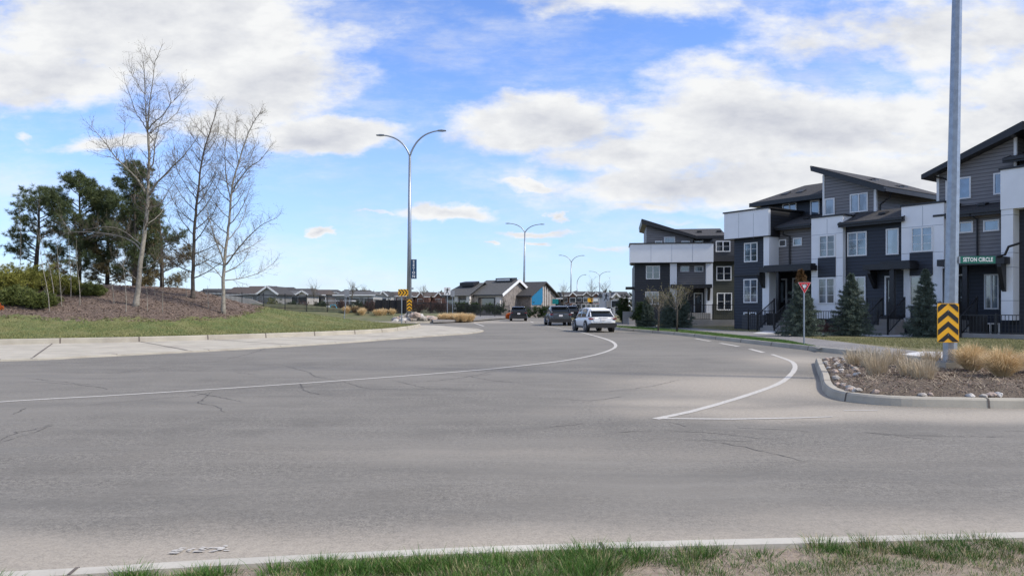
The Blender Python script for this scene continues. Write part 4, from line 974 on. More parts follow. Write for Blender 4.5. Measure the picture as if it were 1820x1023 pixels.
T2 = [([(341,530),(343,490),(345,430),(348,380),(352,340),(358,290),(368,250),(378,220),(388,185)], .125, .014)]+asc(0, 24, 5, 62, 26, 185, xa, 495)
limb_tree('bare_tree', 'dense bare tree between the tall poplar and the bare tree nearest the grass slope', b2[1], b2, T2, .125, 9, 2.2, 'bare trees on the island hill', 'bark_dark', .8)
xa = lambda y: interp(-y, [(-557,396),(-505,397),(-470,398),(-420,404),(-370,409),(-330,412),(-290,425),(-240,440),(-200,460)])
T3 = [([(397,557),(397,505),(398,470),(404,420),(409,370),(413,330),(424,290),(440,240),(452,215),(462,200)], .115, .014),
 ([(400,472),(388,440),(378,410),(370,380),(362,345)], .05, .01), ([(402,470),(428,436),(462,402),(490,388)], .05, .01), ([(410,360),(402,310),(400,265),(405,228)], .04, .01), ([(415,335),(440,300),(462,285),(480,262)], .04, .01), ([(400,498),(430,494),(462,484),(488,466)], .035, .01), ([(399,500),(382,478),(364,466),(350,462)], .03, .01), ([(424,290),(420,260),(418,235),(420,210)], .03, .01)]+asc(0, 16, 8, 60, 28, 215, xa, 485)
limb_tree('bare_tree', 'bare tree with pale trunk standing where the mulch meets the green slope', b3[1], b3, T3, .115, 12, 1.7, 'bare trees on the island hill', 'bark_pale', .8)

def needle_tufts(cs, ds, rng, n=26, L=.17, w=.02):
    """needle brushes: at each centre n thin blades fanning round direction d"""
    cs = np.asarray(cs); ds = np.asarray(ds); m = len(cs); C_ = np.repeat(cs, n, 0); D = np.repeat(ds, n, 0)
    r = rng.normal(0, 1, (m*n, 3)); r /= np.linalg.norm(r, axis=1)[:, None]; d = D*.75+r; d /= np.linalg.norm(d, axis=1)[:, None]
    l = L*rng.uniform(.6, 1.2, m*n)[:, None]; s = np.cross(d, rng.normal(0, 1, (m*n, 3))); s /= np.linalg.norm(s, axis=1)[:, None]+1e-9
    o = C_+r*.03; return np.stack([o-s*w/2, o+s*w/2, o+d*l], 1)
def pine(px, ybase, ytop, wpx, depth, label, seed, bare=.12, lean=0, brown=.0, dens=1.):
    rng = np.random.default_rng(seed); rnd = random.Random(seed); b = P(px, ybase, depth); top = P(px+lean, ytop, depth); H = top[2]-b[2]; Wd = wpx/F*depth/2
    root = empty('pine_tree', b, 0, label, 'tree', 'pine trees behind the bare trees'); m = MB(); lm = MB()
    tp = Vector((top[0]-b[0], 0, H)); m.tube([(0, 0, -.3), tuple(tp*.5+Vector((.1, 0, 0))), tuple(tp)], [.16, .09, .02], 8); cs = []; ds = []
    n = int(H*(5.8 if dens < 1.5 else 7.0))
    for i in range(n):
        f = bare+(1-bare)*(i/n)**.9; a = rnd.uniform(0, 6.28); L = Wd*rnd.uniform(.6, 1.12)*(math.sin(min(1, (1-f)*1.7)*math.pi/2)**.8)*(.9 if f < .2 else 1)+.15
        p0 = tp*f; d = Vector((math.cos(a), math.sin(a), .15+.45*f)); pts = [p0]
        for k in range(5):
            d = (d+Vector((rnd.gauss(0, .12), rnd.gauss(0, .12), .12))).normalized(); pts.append(pts[-1]+d*L/5)
        lm.tube(pts, [.045*(1-f*.6), .035, .028, .02, .015, .008], 4, cap=False)
        for k in range(int(L*13*dens)):
            t = rnd.choice((.5, .72, .9, 1.))*5*rnd.uniform(.97, 1); q = pts[min(4, int(t))].lerp(pts[min(4, int(t))+1], t-min(4, int(t))); o = Vector((rnd.gauss(0, .2), rnd.gauss(0, .2), rnd.gauss(0, .12))); q = q+o*min(1, L)
            cs.append(tuple(q)); ds.append(tuple((d+o*1.5+Vector((0, 0, .5))).normalized()))
    m.build('trunk', 'bark_dark', root, True); lm.build('limbs', 'bark_dark', root)
    k = int(len(cs)*brown); tris('crown', needle_tufts(cs[k:], ds[k:], rng, 24, .24, .024), 'pine_needles', root)
    if k: tris('brown_needles', needle_tufts(cs[:k], ds[:k], rng, 20, .24, .022), 'pine_brown', root)
pine(62, 492, 336, 110, 49, 'smallest pine, leaning out at the far left of the group', 1, .12, 8, 0, 1.3)
pine(140, 512, 312, 140, 48, 'broad dark pine behind the arching low limb, second of the group from the left', 2, .03, 0, .08, 1.9)
pine(238, 522, 289, 118, 47.5, 'tallest pine, straight behind the tall bare poplar', 3, .02, 0, .08, 2.0)
pine(190, 516, 345, 120, 50, 'lower pine filling the gap between the broad dark pine and the tallest pine', 4, .03, 0, .25, 1.7)
pine(288, 522, 368, 104, 49, 'browning pine between the tall poplar trunk and the dense bare tree', 5, .02, -6, .5, 1.7)

def shrub(name, label, cat, c, size, n, m, seed, group=None, spiky=1., L=.14, w=.03, flat=0.):
    """a low mound of short leafy sprays on many thin stems; size (rx, ry, h)"""
    rng = np.random.default_rng(seed); root = empty(name, c, 0, label, cat, group); rx, ry, h = size; st = MB(); cs = []; ds = []
    for i in range(max(8, n//14)):
        a = rng.uniform(0, 6.28); f = rng.uniform(.35, 1.)**.6; el = rng.uniform(.1, 1.)
        tip = Vector((math.cos(a)*rx*f*math.cos(el*1.3), math.sin(a)*ry*f*math.cos(el*1.3), h*(.25+.75*math.sin(el*1.5))*rng.uniform(.7, 1.1)))
        st.tube([(tip.x*.1, tip.y*.1, -.05), tuple(tip*.5+Vector((0, 0, .08*h))), tuple(tip)], [.018, .012, .005], 4, cap=False)
        for k in range(14):
            t = rng.uniform(.35, 1.05); q = tip*t+Vector(rng.normal(0, .07, 3)*(rx+.3)); q.z = max(.02, q.z)
            cs.append(tuple(q)); d = Vector(tip).normalized()*spiky+Vector((0, 0, .5-flat)); ds.append(tuple(d.normalized()))
    st.build('stems', 'bark_dark', root); tris('foliage', needle_tufts(cs, ds, rng, 16, L, w), m, root); return root
GJ = 'spreading junipers on the left of the hill'
for i, (x, y, rx, h, m, lb) in enumerate([(18, 519, 1.9, 1.35, 'juniper_leaf', 'large yellow green juniper high at the left edge, under the smallest pine'), (75, 512, 1.5, 1.1, 'juniper_leaf', 'yellow green juniper spreading in front of the broad dark pine'),
     (28, 541, 1.45, .75, 'juniper_dark', 'low dark green juniper beside the orange shrub at the left edge'), (75, 545, 1.1, .6, 'juniper_dark', 'low dark juniper behind the dry stalks'), (118, 522, 1.3, .95, 'juniper_leaf', 'juniper clump threaded by thin bare saplings'), (160, 525, .9, .6, 'juniper_dark', 'small dark juniper on the bare mulch, rightmost of the junipers')]):
    p = hill_at(x, y); shrub('juniper', lb, 'shrub', p, (rx, rx*.8, h), 900 if i < 2 else 640, m, 20+i, GJ, 1., .17, .035)
p = hill_at(-2, 551); shrub('orange_shrub', 'small bright orange leaved shrub at the left edge of the hill', 'shrub', (p[0]-.1, p[1], p[2]), (.3, .3, .3), 220, 'orange_leaf', 31, None, .4, .06, .03)
rnd = random.Random(5); sp_lab = {88:'sapling forking low beside the junipers', 110:'thin sapling with a kinked stem in front of the junipers', 97:'tall whip sapling in front of the broad dark pine', 126:'slender pale sapling at the right end of the junipers', 142:'straight sapling just right of the slender pale one', 224:'thin stake like sapling beside the poplar trunk', 262:'thin pale sapling in the mulch right of the poplar trunk', 289:'sapling in the mulch halfway from the poplar to the dense bare tree',
   371:'thin sapling between the dense bare tree and the bare tree on the slope', 203:'short thin sapling left of the poplar in the mulch', 36:'very tall thin whip above the leftmost juniper', 275:'short bare whip near the hill top right of the poplar', 332:'short grey stake like sapling at the hill top'}
for x, yb, yt in ((88,552,395),(97,535,400),(110,545,410),(126,528,395),(142,543,420),(224,556,452),(262,552,500),(289,555,490),(371,548,505),(203,540,470),(36,512,360),(275,525,480),(332,528,505)):
    p = hill_at(x, yb); root = empty('sapling', p, 0, sp_lab[x], 'tree', 'thin bare saplings in the mulch'); H = (yb-yt)/F*p[1]; m = MB(); pts = [Vector((0, 0, -.05))]; d = Vector((rnd.gauss(0, .03), 0, 1))
    for k in range(6): d = (d+Vector((rnd.gauss(0, .05), rnd.gauss(0, .05), .1))).normalized(); pts.append(pts[-1]+d*H/6)
    m.tube(pts, [.022, .02, .017, .014, .01, .007, .004], 5); m.build('stem', 'bark_pale', root); tw = MB(); bd_ = []
    for k in range(int(H*4)):
        i = rnd.randint(1, 5); a = rnd.uniform(0, 6.28); twigs(tw, pts[i], Vector((math.cos(a)*.5, math.sin(a)*.5, .8)).normalized(), H*rnd.uniform(.08, .2), .006, 1, rnd, bd_, .5, 2)
    tw.build('twigs', 'twig_grey', root)

def spruce(px, ybase, ytop, wpx, z, label, seed, tip=False, group='young spruces in front of the townhouses', name='spruce_tree'):
    rng = np.random.default_rng(seed); rnd = random.Random(seed); b = G(px, ybase, z); D = b[1]; H = (ybase-ytop)/F*D; Rr = wpx/F*D/2
    root = empty(name, b, 0, label, 'tree', group); m = MB().tube([(0, 0, -.1), (0, 0, H*.97)], [.09, .012], 7); m.build('trunk', 'bark_dark', root, True); lm = MB(); cs = []; ds = []; z_ = .04
    while z_ < .985:
        nb = int(6+7*(1-z_)); a0 = rnd.uniform(0, 6.28)
        for k in range(nb):
            a = a0+6.283*k/nb+rnd.gauss(0, .2); L = (Rr*1.12*(1-z_)**.95+.05)*rnd.uniform(.62, 1.15); zz = (z_+rnd.gauss(0, .012))*H
            droop = -.22*(1-z_)+.35*z_; tip_ = Vector((math.cos(a)*L, math.sin(a)*L, zz+droop*L)); p0 = Vector((0, 0, zz)); mid = p0.lerp(tip_, .55)+Vector((0, 0, -.04*L))
            lm.tube([p0, mid, tip_+Vector((0, 0, .06*L))], [.02, .012, .004], 3, cap=False); side = Vector((-math.sin(a), math.cos(a), 0))
            for q in range(int(8+20*L)):
                t = rnd.uniform(.15, 1.02); c = p0.lerp(mid, t/.55) if t < .55 else mid.lerp(tip_, (t-.55)/.45); o = rnd.gauss(0, .26)*L*(1.1-t)
                cs.append(tuple(c+side*o+Vector((0, 0, rnd.gauss(-.01, .02))))); ds.append(tuple((Vector((math.cos(a), math.sin(a), -.05))+side*o*2).normalized()))
        z_ += .055*(1.15-z_*.5)
    cs.append((0, 0, H*.97)); ds.append((0, 0, 1)); lm.build('branches', 'bark_dark', root)
    if tip:
        cs = np.array(cs); ds = np.array(ds); hi = cs[:, 2] > H*.80; tris('tip', needle_tufts(cs[hi], ds[hi], rng, 11, .10, .02), 'spruce_tip', root); cs, ds = cs[~hi], ds[~hi]
    tris('crown', needle_tufts(cs, ds, rng, 11, .11, .022), 'spruce_needles', root)
spruce(1424, 597, 480, 76, .14, 'spruce with a rusty brown tip, just behind the red yield sign', 41, True)
spruce(1513, 596, 487, 82, .14, 'spruce beside the porch of the navy unit, between the two other near spruces', 42)
spruce(1645, 598, 478, 72, .14, 'narrow topped spruce left of the tall pole and chevron sign', 43)
spruce(1150, 580, 528, 36, .14, 'dark spruce in front of the farthest block, behind the smaller street tree', 44)
spruce(1190, 582, 520, 46, .14, 'spruce between the two small street trees', 45); spruce(1212, 582, 512, 44, .14, 'spruce right of the taller street tree, beside the retaining wall', 46)
for x, yb, h, lb in ((1107, 575, 2.4, 'dark cedar bush at the left corner of the farthest block'), (1140, 580, 1.7, 'dark rounded bush between the cedar and the smaller street tree')):
    shrub('cedar_bush', lb, 'shrub', G(x, yb, .13), (.75, .7, h), 620, 'cedar_leaf', int(x), None, .7, .16, .04)
for x, rx in ((1352, 1.2), (1382, .8)): shrub('hedge_plant', 'bare reddish shrub in the garden by the porch of the end unit' if x == 1352 else 'bare reddish shrub left of the spruce with the rusty tip', 'shrub', G(x, 582, .13), (rx, .6, .55), 260, 'twig_red', int(x), None, .8, .16, .012)
shrub('garden_shrub', 'bare reddish shrub between two spruces before the navy unit', 'shrub', G(1470, 592, .13), (.9, .5, .5), 240, 'twig_red', 77, None, .8, .16, .012)
# young street trees on the boulevard
for x, yb, yt, lb, sd in ((1170, 588, 512, 'smaller bare street tree on the boulevard, before the farthest block', 61), (1203, 589, 505, 'taller bare street tree on the boulevard, before the farthest block', 62)):
    b = G(x, yb, .14); rnd = random.Random(sd); root = empty('street_tree', b, 0, lb, 'tree', 'young street trees'); H = (yb-yt)/F*b[1]; m = MB().tube([(0, 0, -.05), (0.02, 0, H*.42), (0, 0, H*.6)], [.06, .045, .03], 7); m.build('trunk', 'bark_dark', root, True); tw = MB(); bd_ = []
    for k in range(15):
        a = rnd.uniform(0, 6.28); q = Vector((0, 0, H*rnd.uniform(.36, .6))); twigs(tw, q, Vector((math.cos(a)*.7, math.sin(a)*.7, .75)).normalized(), H*rnd.uniform(.26, .46), .016, 2, rnd, bd_, .3, 4)
    tw.build('crown', 'twig_grey', root); tag(tris('buds', np.array([[tuple(q-Vector((.02, 0, 0))), tuple(q+Vector((.02, 0, 0))), tuple(q+d*.06)] for q, d in bd_]), 'bud', root), kind='stuff')

# ornamental grasses
def grass_clump(c, h, n, seed, m='ornamental_straw', spread=.55, w=.006, core=.07):
    rng = np.random.default_rng(seed); a = rng.uniform(0, 6.28, n); r = rng.uniform(0, 1, n)**.5*core; out = rng.uniform(.02, 1., n)**.8*spread; H = h*rng.uniform(.45, 1.05, n)*(1-.25*out)
    b0 = np.column_stack([np.cos(a)*r, np.sin(a)*r, np.zeros(n)]); dr = np.column_stack([np.cos(a), np.sin(a), np.zeros(n)]); a2 = rng.uniform(0, 6.28, n); o = np.column_stack([np.cos(a2), np.sin(a2), 0*a])*w/2
    up = np.array((0, 0, 1.)); m1 = b0+dr*(out*h*.18)[:, None]+up*(H*.4)[:, None]; m2 = b0+dr*(out*h*.5)[:, None]+up*(H*.78)[:, None]; t = b0+dr*(out*h*.95)[:, None]+up*(H*(1-.35*out))[:, None]+rng.normal(0, .02*h, (n, 3))
    return np.concatenate([np.stack([b0-o, b0+o, m1+o], 1), np.stack([b0-o, m1+o, m1-o], 1), np.stack([m1-o, m1+o, m2+o*.8], 1), np.stack([m1-o, m2+o*.8, m2-o*.8], 1), np.stack([m2-o*.8, m2+o*.8, t], 1)])
GO = 'tan ornamental grasses on the splitter island'
for x, d, h, lb in ((1728, 15.2, .62, 'rounded tan fountain grass just right of the tall pole'), (1782, 13.9, .62, 'largest tan fountain grass, near the kerb right of the tall pole'), (1845, 14.6, .6, 'tan fountain grass cut by the right edge of the photo')):
    xx = X(x, d); c = (xx, d, bed_z(xx, d)-.02); o = tris('fountain_grass', grass_clump(c, h*1.12, 2800, int(x), spread=.95, w=.0045, core=.1), 'ornamental_straw'); o.location = c; tag(o, lb, 'grass clump', GO)
for i, (x, d, h, lb) in enumerate(((1545, 16.5, .5, 'sparse dry stalk clump at the far left of the splitter island'), (1558, 14.6, .55, 'dry pale stalk clump nearest the island nose and kerb'), (1590, 16.8, .45, 'dry stalk clump at the back, left of middle'), (1618, 14.2, .42, 'dry stalk clump near the front kerb, left of the pole'), (1640, 13.6, .42, 'bent dry stalk clump nearest the front kerb'), (1655, 16.6, .42, 'dry stalk clump behind, close to the left of the pole'), (1520, 17.2, .42, 'leftmost small clump of upright dry stalks'))):
    xx = X(x, d); c = (xx, d, bed_z(xx, d)-.02); o = tris('dry_stalks', grass_clump(c, h*1.2, 360, 100+i, 'dead_stalk', .6, .006, .17), 'dead_stalk'); o.location = c; tag(o, lb, 'dry plant', 'dry stalk clumps on the splitter island')
roots = []
rnd = random.Random(3)
while len(roots) < 3600:
    x, y = rnd.uniform(6, 14), rnd.uniform(12.2, 19)
    if inpoly(x, y, sil2) and edge_dist(x, y, sil2) > .35: roots.append((x, y, bed_z(x, y)))
R0 = np.array(roots); n = len(R0); a = RNG.uniform(0, 6.28, n); L = RNG.uniform(.08, .3, n); e = np.column_stack([np.cos(a)*L, np.sin(a)*L, RNG.uniform(0, .6, n)*L]); o = np.column_stack([-np.sin(a)*.004, np.cos(a)*.004, 0*a])
tag(tris('plant_litter', np.stack([R0-o, R0+o, R0+e], 1), 'dead_stalk'), kind='stuff')
# stones along the kerb of the splitter island
def stone_mesh(seed, m):
    rnd = random.Random(seed); import bmesh as bmm
    bm = bmm.new(); bmm.ops.create_icosphere(bm, subdivisions=2, radius=1.)
    sx, sy, sz = rnd.uniform(.8, 1.2), rnd.uniform(.6, .9), rnd.uniform(.45, .7)
    for v in bm.verts:
        k = 1+mnoise.noise(v.co*1.3+Vector((seed*3.1, 0, 0)))*.45; v.co = Vector((v.co.x*sx*k, v.co.y*sy*k, v.co.z*sz*k))
    me = bpy.data.meshes.new('stone'); bm.to_mesh(me); bm.free(); me.materials.append(MATS[m]); return me
SM = [stone_mesh(i, ('rock', 'rock_pink', 'rock', 'rock_pink', 'rock_light', 'rock', 'rock_pink', 'rock_light')[i]) for i in range(8)]
def stone(c, s, label, group, i, name='stone'):
    o = bpy.data.objects.new(name, SM[i % 8]); S.collection.objects.link(o); o.location = c; o.scale = (s, s, s); o.rotation_euler = (0, 0, random.uniform(0, 6.28)); tag(o, label, 'stone', group)
k = 0
for i in range(0, len(sil2)):
    x, y = sil2[i]; 
    if not (5 < x < 9.2 and y < 20.6): continue
    nx_, ny_ = sil2[(i+1) % len(sil2)]; d = np.array((nx_-x, ny_-y)); L_ = np.linalg.norm(d)
    if L_ == 0 or L_ > 2.5: continue
    d /= L_; q = np.array((-d[1], d[0])); nose = y > 14.5
    for j in range(max(1, int(L_/.2))):
        for row in range(3 if nose else 1):
            if random.random() < (.42 if nose else .5): continue
            p = np.array((x, y))+d*(j*.2+random.uniform(-.05, .05))+q*(.27+row*.2+random.uniform(-.05, .05)); s = random.uniform(.045, .085)
            if inpoly(p[0], p[1], sil2): cl = ('brown', 'pinkish', 'brown', 'pinkish', 'whitish', 'brown', 'pinkish', 'whitish')[k % 8]; wh = 'at the rounded nose of the planted splitter island' if nose else 'in the row behind the front kerb of the splitter island'; stone((p[0], p[1], bed_z(*p)+s*.15), s, cl+' river stone '+wh, cl+' river stones '+('at the nose' if nose else 'behind the front kerb'), k); k += 1
# far rock island: grasses, dwarf stones
for i in range(30):
    x = random.uniform(606, 700) if i < 12 else random.uniform(772, 838)
    y = 567.5 if i < 12 else 570.5; d = 1.45*F/(y-HOR)+random.uniform(0, 2.5); c = (X(x, d), d, far_z(X(x, d), d)-.02)
    lf = i < 12
    o = tris('fountain_grass', grass_clump(c, .95 if lf else 1.0, 520, 200+i, spread=.8, w=.02, core=.2), 'ornamental_straw'); o.location = c
    tag(o, 'tan fountain grass in the row behind the green slope, left of the street lamp' if lf else 'tan fountain grass in the dense row right of the street lamp', 'grass clump', 'tan grasses left of the lamp' if lf else 'tan grasses right of the lamp')
k = 0
for i in range(70):
    x = random.uniform(702, 778); d = random.uniform(74.6, 79.5); xx = X(x, d)
    if xx > -8.3: d = max(d, 75.6)
    s = random.uniform(.2, .55); h_ = .35*math.exp(-((x-735)/28)**2)*2
    stone((xx, d, far_z(xx, d)+random.uniform(0, h_)), s, ('brown', 'pinkish', 'brown', 'pinkish', 'whitish', 'brown', 'pinkish', 'whitish')[k % 8]+(' boulder in the rock pile left of the street lamp base' if x < 728 else ' boulder in the rock pile right of the street lamp base'), 'boulders '+('left' if x < 728 else 'right')+' of the lamp base, '+('brown', 'pinkish', 'brown', 'pinkish', 'whitish', 'brown', 'pinkish', 'whitish')[k % 8], k, 'boulder'); k += 1
# ------------------------------------------------------------------ signs and lamps
def clip(poly, x0, x1, z0, z1):
    for ax, v, sg in ((0, x0, 1), (0, x1, -1), (1, z0, 1), (1, z1, -1)):
        out = []
        for i in range(len(poly)):
            a, b = poly[i-1], poly[i]; ia, ib = (a[ax]-v)*sg >= 0, (b[ax]-v)*sg >= 0
            if ia != ib: t = (v-a[ax])/(b[ax]-a[ax]); out.append((a[0]+(b[0]-a[0])*t, a[1]+(b[1]-a[1])*t))
            if ib: out.append(b)
        poly = out
        if not poly: return []
    return poly
def rounded(w, h, r=.03, n=4):
    pts = []
    for cx, cz, a0 in ((w/2-r, h/2-r, 0), (-w/2+r, h/2-r, 90), (-w/2+r, -h/2+r, 180), (w/2-r, -h/2+r, 270)):
        for k in range(n+1): a = R(a0+90*k/n); pts.append((cx+r*math.cos(a), cz+r*math.sin(a)))
    return pts
def plate(parent, w, h, m, name='sign_plate', loc=(0, 0, 0), y=0, th=.012, r=None):
    o = MB().prism(rounded(w, h, r or min(w, h)*.07), 'y', y-th, y).build(name, m, parent); o.location = loc; return o
def chevrons(parent, w, h, loc, up=True, n=4, period=None, th=None, start=0.):
    """black chevrons on the face of a yellow plate; up or to the right"""
    p = plate(parent, w, h, 'sign_yellow', 'sign_plate', loc); m = MB(); L = h if up else w; Wd = (w if up else h)/2-.012; per = period or L/n; t = th or per*.5
    for k in range(-1, n+2):
        a = L/2-start-k*per
        poly = [(0, a), (Wd, a-Wd*.85), (Wd, a-Wd*.85-t), (0, a-t)]
        for sg in (1, -1):
            q = clip([(x, z) for x, z in poly], 0, Wd, -L/2+.012, L/2-.012)
            if len(q) > 2:
                q = [(x*sg, z) for x, z in q]
                if not up: q = [(z, x) for x, z in q]
                m.add([(x, -.0155, z) for x, z in q]+[(x, -.012, z) for x, z in q], [tuple(range(len(q)))])
    m.build('chevron_marking', 'sign_black', p); return p
d = 15.9; bx = X(1688, d); bz = bed_z(bx, d)
pole = empty('light_pole', (bx, d, bz), 0, 'tall grey galvanised pole rising out of the top of the photo on the splitter island', 'pole')
MB().prism([(-.2, -.2), (.2, -.2), (.2, .2), (-.2, .2)], 'z', -.1, .12).build('concrete_base', 'concrete', pole)
bp = MB().box(-.17, .17, -.17, .17, .12, .15).build('base_plate', 'galvanised', pole)
for sx in (-1, 1):
    for sy in (-1, 1): MB().tube([(sx*.135, sy*.135, .15), (sx*.135, sy*.135, .2)], .018, 6).build('bolt', 'galvanised_dark', bp)
MB().tube([(0, 0, .15), (.045, 0, 2.4), (.16, 0, 8), (.22, 0, 11)], [.142, .132, .098, .085], 8).build('shaft', 'galvanised', pole)
MB().tube([(.22, 0, 10.9), (.7, 0, 12.2), (1.7, 0, 12.9), (2.9, 0, 13.1)], [.07, .06, .05, .04], 8).tube([(.22, 0, 10.9), (-.3, 0, 12.2), (-1.3, 0, 12.9), (-2.5, 0, 13.1)], [.07, .06, .05, .04], 8).build('arms', 'galvanised', pole)
MB().box(2.8, 3.6, -.15, .15, 13.02, 13.14).build('luminaire', 'galvanised_dark', pole); MB().box(-3.2, -2.4, -.15, .15, 13.02, 13.14).build('luminaire', 'galvanised_dark', pole)
sg = empty('hazard_sign', P(1684.6, 573.5, d-.19), 0, 'tall yellow sign with black upward chevrons on the tall grey pole', 'sign')
chevrons(sg, .455, .83, (0, 0, 0), True, 4, .243, .118, .135-.243+.0)
for z in (.25, -.25): MB().tube([(0, -.02, z), (0, -.012, z)], .012, 8).build('bolt', 'galvanised_dark', sg); MB().box(-.03, .03, 0, .1, z-.02, z+.02).build('bracket', 'galvanised', sg)
sg = empty('street_sign', P(1736.5, 461.5, d-.12), R(-3), 'green street name sign reading Seton Circle on the tall grey pole', 'sign')
plate(sg, .75, .155, 'sign_green', 'sign_plate', r=.012); plate(sg, .75, .155, 'sign_back', 'sign_back', y=.004, th=.003, r=.012)
put_text('SETON CIRCLE', .125, 'sign_white', sg, (.012, -.014, .0), (R(90), 0, 0), .003, .74)
MB().box(-.46, -.375, .0, .04, -.06, .06).build('bracket', 'galvanised', sg); MB().box(-.39, -.355, -.02, .006, -.07, .07).build('clamp', 'galvanised', sg)

YG = G(1429, 611.5, .15)
ys_ = empty('yield_sign', YG, 0, 'red and white triangular yield sign on a thin grey post in the boulevard grass', 'sign')
H = (611.5-502)/F*YG[1]; w = 22/F*YG[1]/2; MB().tube([(0, 0, -.1), (0, 0, H-.02)], .032, 8).build('post', 'galvanised', ys_)
def tri_plate(s, y0, y1, m, name, par, zc):
    pts = [(-w*s, zc+w*.58*s), (w*s, zc+w*.58*s), (0, zc-w*1.16*s)]; o = MB().prism(pts, 'y', y0, y1).build(name, m, par); return o
zc = H-w*.58
t0 = tri_plate(1.06, -.05, -.04, 'sign_white', 'border', ys_, zc); tri_plate(1.0, -.054, -.0502, 'sign_red', 'red_triangle', t0, zc); t2 = tri_plate(.50, -.058, -.0542, 'sign_white', 'white_triangle', t0, zc)
m = MB()
for a in range(3):
    pts = [(.085*math.cos(R(a*120+k*16)), -.06, zc-.0+.085*math.sin(R(a*120+k*16))) for k in range(6)]; m.tube(pts, .016, 4)
m.build('arrow_ring', 'sign_black', t0)
def walker(par, s, y):
    """black walking figure on a white plate, about s tall"""
    m = MB(); q = lambda *p: [(a*s, b*s) for a, b in p]
    def poly(pts): m.prism(pts, 'y', y-.002, y)
    poly([(s*(.06+.075*math.cos(R(k*36))), s*(.40+.075*math.sin(R(k*36)))) for k in range(10)])
    poly(q((-.08,.30),(.10,.31),(.12,.20),(.06,-.02),(-.09,-.02),(-.09,.12)))
    poly(q((-.09,-.021),(.02,-.021),(-.06,-.22),(-.2,-.46),(-.28,-.46),(-.17,-.2))); poly(q((-.02,-.0205),(.07,-.0205),(.13,-.22),(.26,-.44),(.17,-.46),(.04,-.22)))
    poly(q((.10,.305),(.12,.2),(.28,.08),(.33,.12),(.2,.24))); poly(q((-.08,.295),(-.09,.2),(-.24,.16),(-.26,.22),(-.14,.26)))
    m.build('walking_figure', 'sign_black', par)
def ped_sign(x, y0, y1, wpx, yb, d, label, rz=0):
    b = P(x, yb, d); r = empty('crossing_sign', b, rz, label, 'sign', 'pedestrian crossing signs'); s = d/F; hz = (y1-y0)*s; zc = (yb-(y0+y1)/2)*s
    MB().tube([(0, 0, -.4), (0, 0, zc+hz/2)], .04, 8).build('post', 'galvanised', r); p = plate(r, wpx*s, hz, 'sign_white', loc=(0, -.05, zc)); walker(p, hz*.95, -.013); return r
ped_sign(795, 510.5, 524, 11.5, 556, 80, 'white crossing sign with black walking figure, left of the low brick building')
ped_sign(1077, 520.5, 535.2, 12.5, 566, 72, 'white crossing sign with black walking figure, just above the white car')
def back_sign(x, y0, y1, wpx, yb, d, label, m='sign_back', name='road_sign', lean=0, cat='sign'):
    b = P(x, yb, d); r = empty(name, b, 0, label, cat); s = d/F; zc = (yb-(y0+y1)/2)*s; MB().tube([(0, 0, -.4), (lean*s, 0, (yb-y0)*s)], .035, 8).build('post', 'galvanised', r); plate(r, wpx*s, (y1-y0)*s, m, loc=(lean*s, -.05, zc)); return r
back_sign(804.5, 516, 527, 7, 557, 81, 'grey back of a small sign right beside the left crossing sign')
back_sign(611.5, 514, 527.5, 9.5, 560, 72, 'grey back of a sign on a leaning post before the iron fence', lean=5)
back_sign(987, 531, 540, 11, 552, 120, 'small teal green sign between the low brick building and the grey car', 'sign_teal')
sgn = empty('curve_sign', (X(714, 57), 57, .1), 0, 'yellow sign with black chevrons pointing right, on a post by the green slope', 'sign')
s = 57/F; MB().tube([(0, 0, -.1), (0, 0, CH+(HOR-514)*s-.1)], .04, 8).build('post', 'galvanised', sgn); chevrons(sgn, 18*s, 12.3*s, (3*s, -.05, CH+(HOR-519.8)*s-.1), False, 3, 5.4*s, 2.3*s, 1.2*s)

def lamp(x, yb, fork, tips, d, r0, label, r1=None, group='curved arm street lamps', zb=None):
    b = Vector((X(x, d), d, (far_z(X(x, d), d) if zb is None else zb))); root = empty('street_lamp', b, 0, label, 'street lamp', group)
    fk = Vector(P(fork[0], fork[1], d))-b; r1 = r1 or r0*.5
    MB().box(-r0*1.9, r0*1.9, -r0*1.9, r0*1.9, -.2, .12).build('concrete_base', 'concrete', root)
    MB().tube([(0, 0, .1), tuple(fk*.5+Vector((0, 0, .05))), tuple(fk)], [r0, (r0+r1)/2, r1], 10).build('shaft', 'galvanised', root, True)
    for tx, ty in tips:
        tp = Vector(P(tx, ty, d))-b; dx, dz = tp.x-fk.x, tp.z-fk.z; pts = [fk+Vector((dx*f, 0, dz*g)) for f, g in ((0, 0), (.10, .30), (.26, .60), (.48, .83), (.74, .96), (.92, 1.))]
        a = MB().tube(smooth_line([tuple(p) for p in pts], 4), np.linspace(r1*.8, r1*.5, 21), 7).build('arm', 'galvanised', root, True)
        sx = 1 if dx > 0 else -1; hl = min(.85, abs(dx)*.24); e0 = pts[-1]
        hd = MB().prism([(e0.x-sx*.1, e0.z-.05), (e0.x+sx*hl*.5, e0.z-.08), (e0.x+sx*hl, e0.z-.03), (e0.x+sx*hl, e0.z+.03), (e0.x+sx*hl*.4, e0.z+.09), (e0.x-sx*.1, e0.z+.06)], 'y', -.16, .16).build('luminaire', 'galvanised_dark', a)
    return root
L1 = lamp(727, 572, (728.5, 277), [(677, 240.5), (784, 232.5)], 76, .27, 'nearest double arm street lamp, carrying the navy banner and chevron sign', .13)
lamp(930.5, 560, (933, 413), [(903, 397), (963, 398.5)], 145, .26, 'second double arm street lamp, behind the black car', .13, zb=.15)
lamp(1014, 555, (1015.5, 466), [(996, 453.5), (1036, 454)], 215, .24, 'third double arm street lamp, above the grey car', .13, zb=.15)
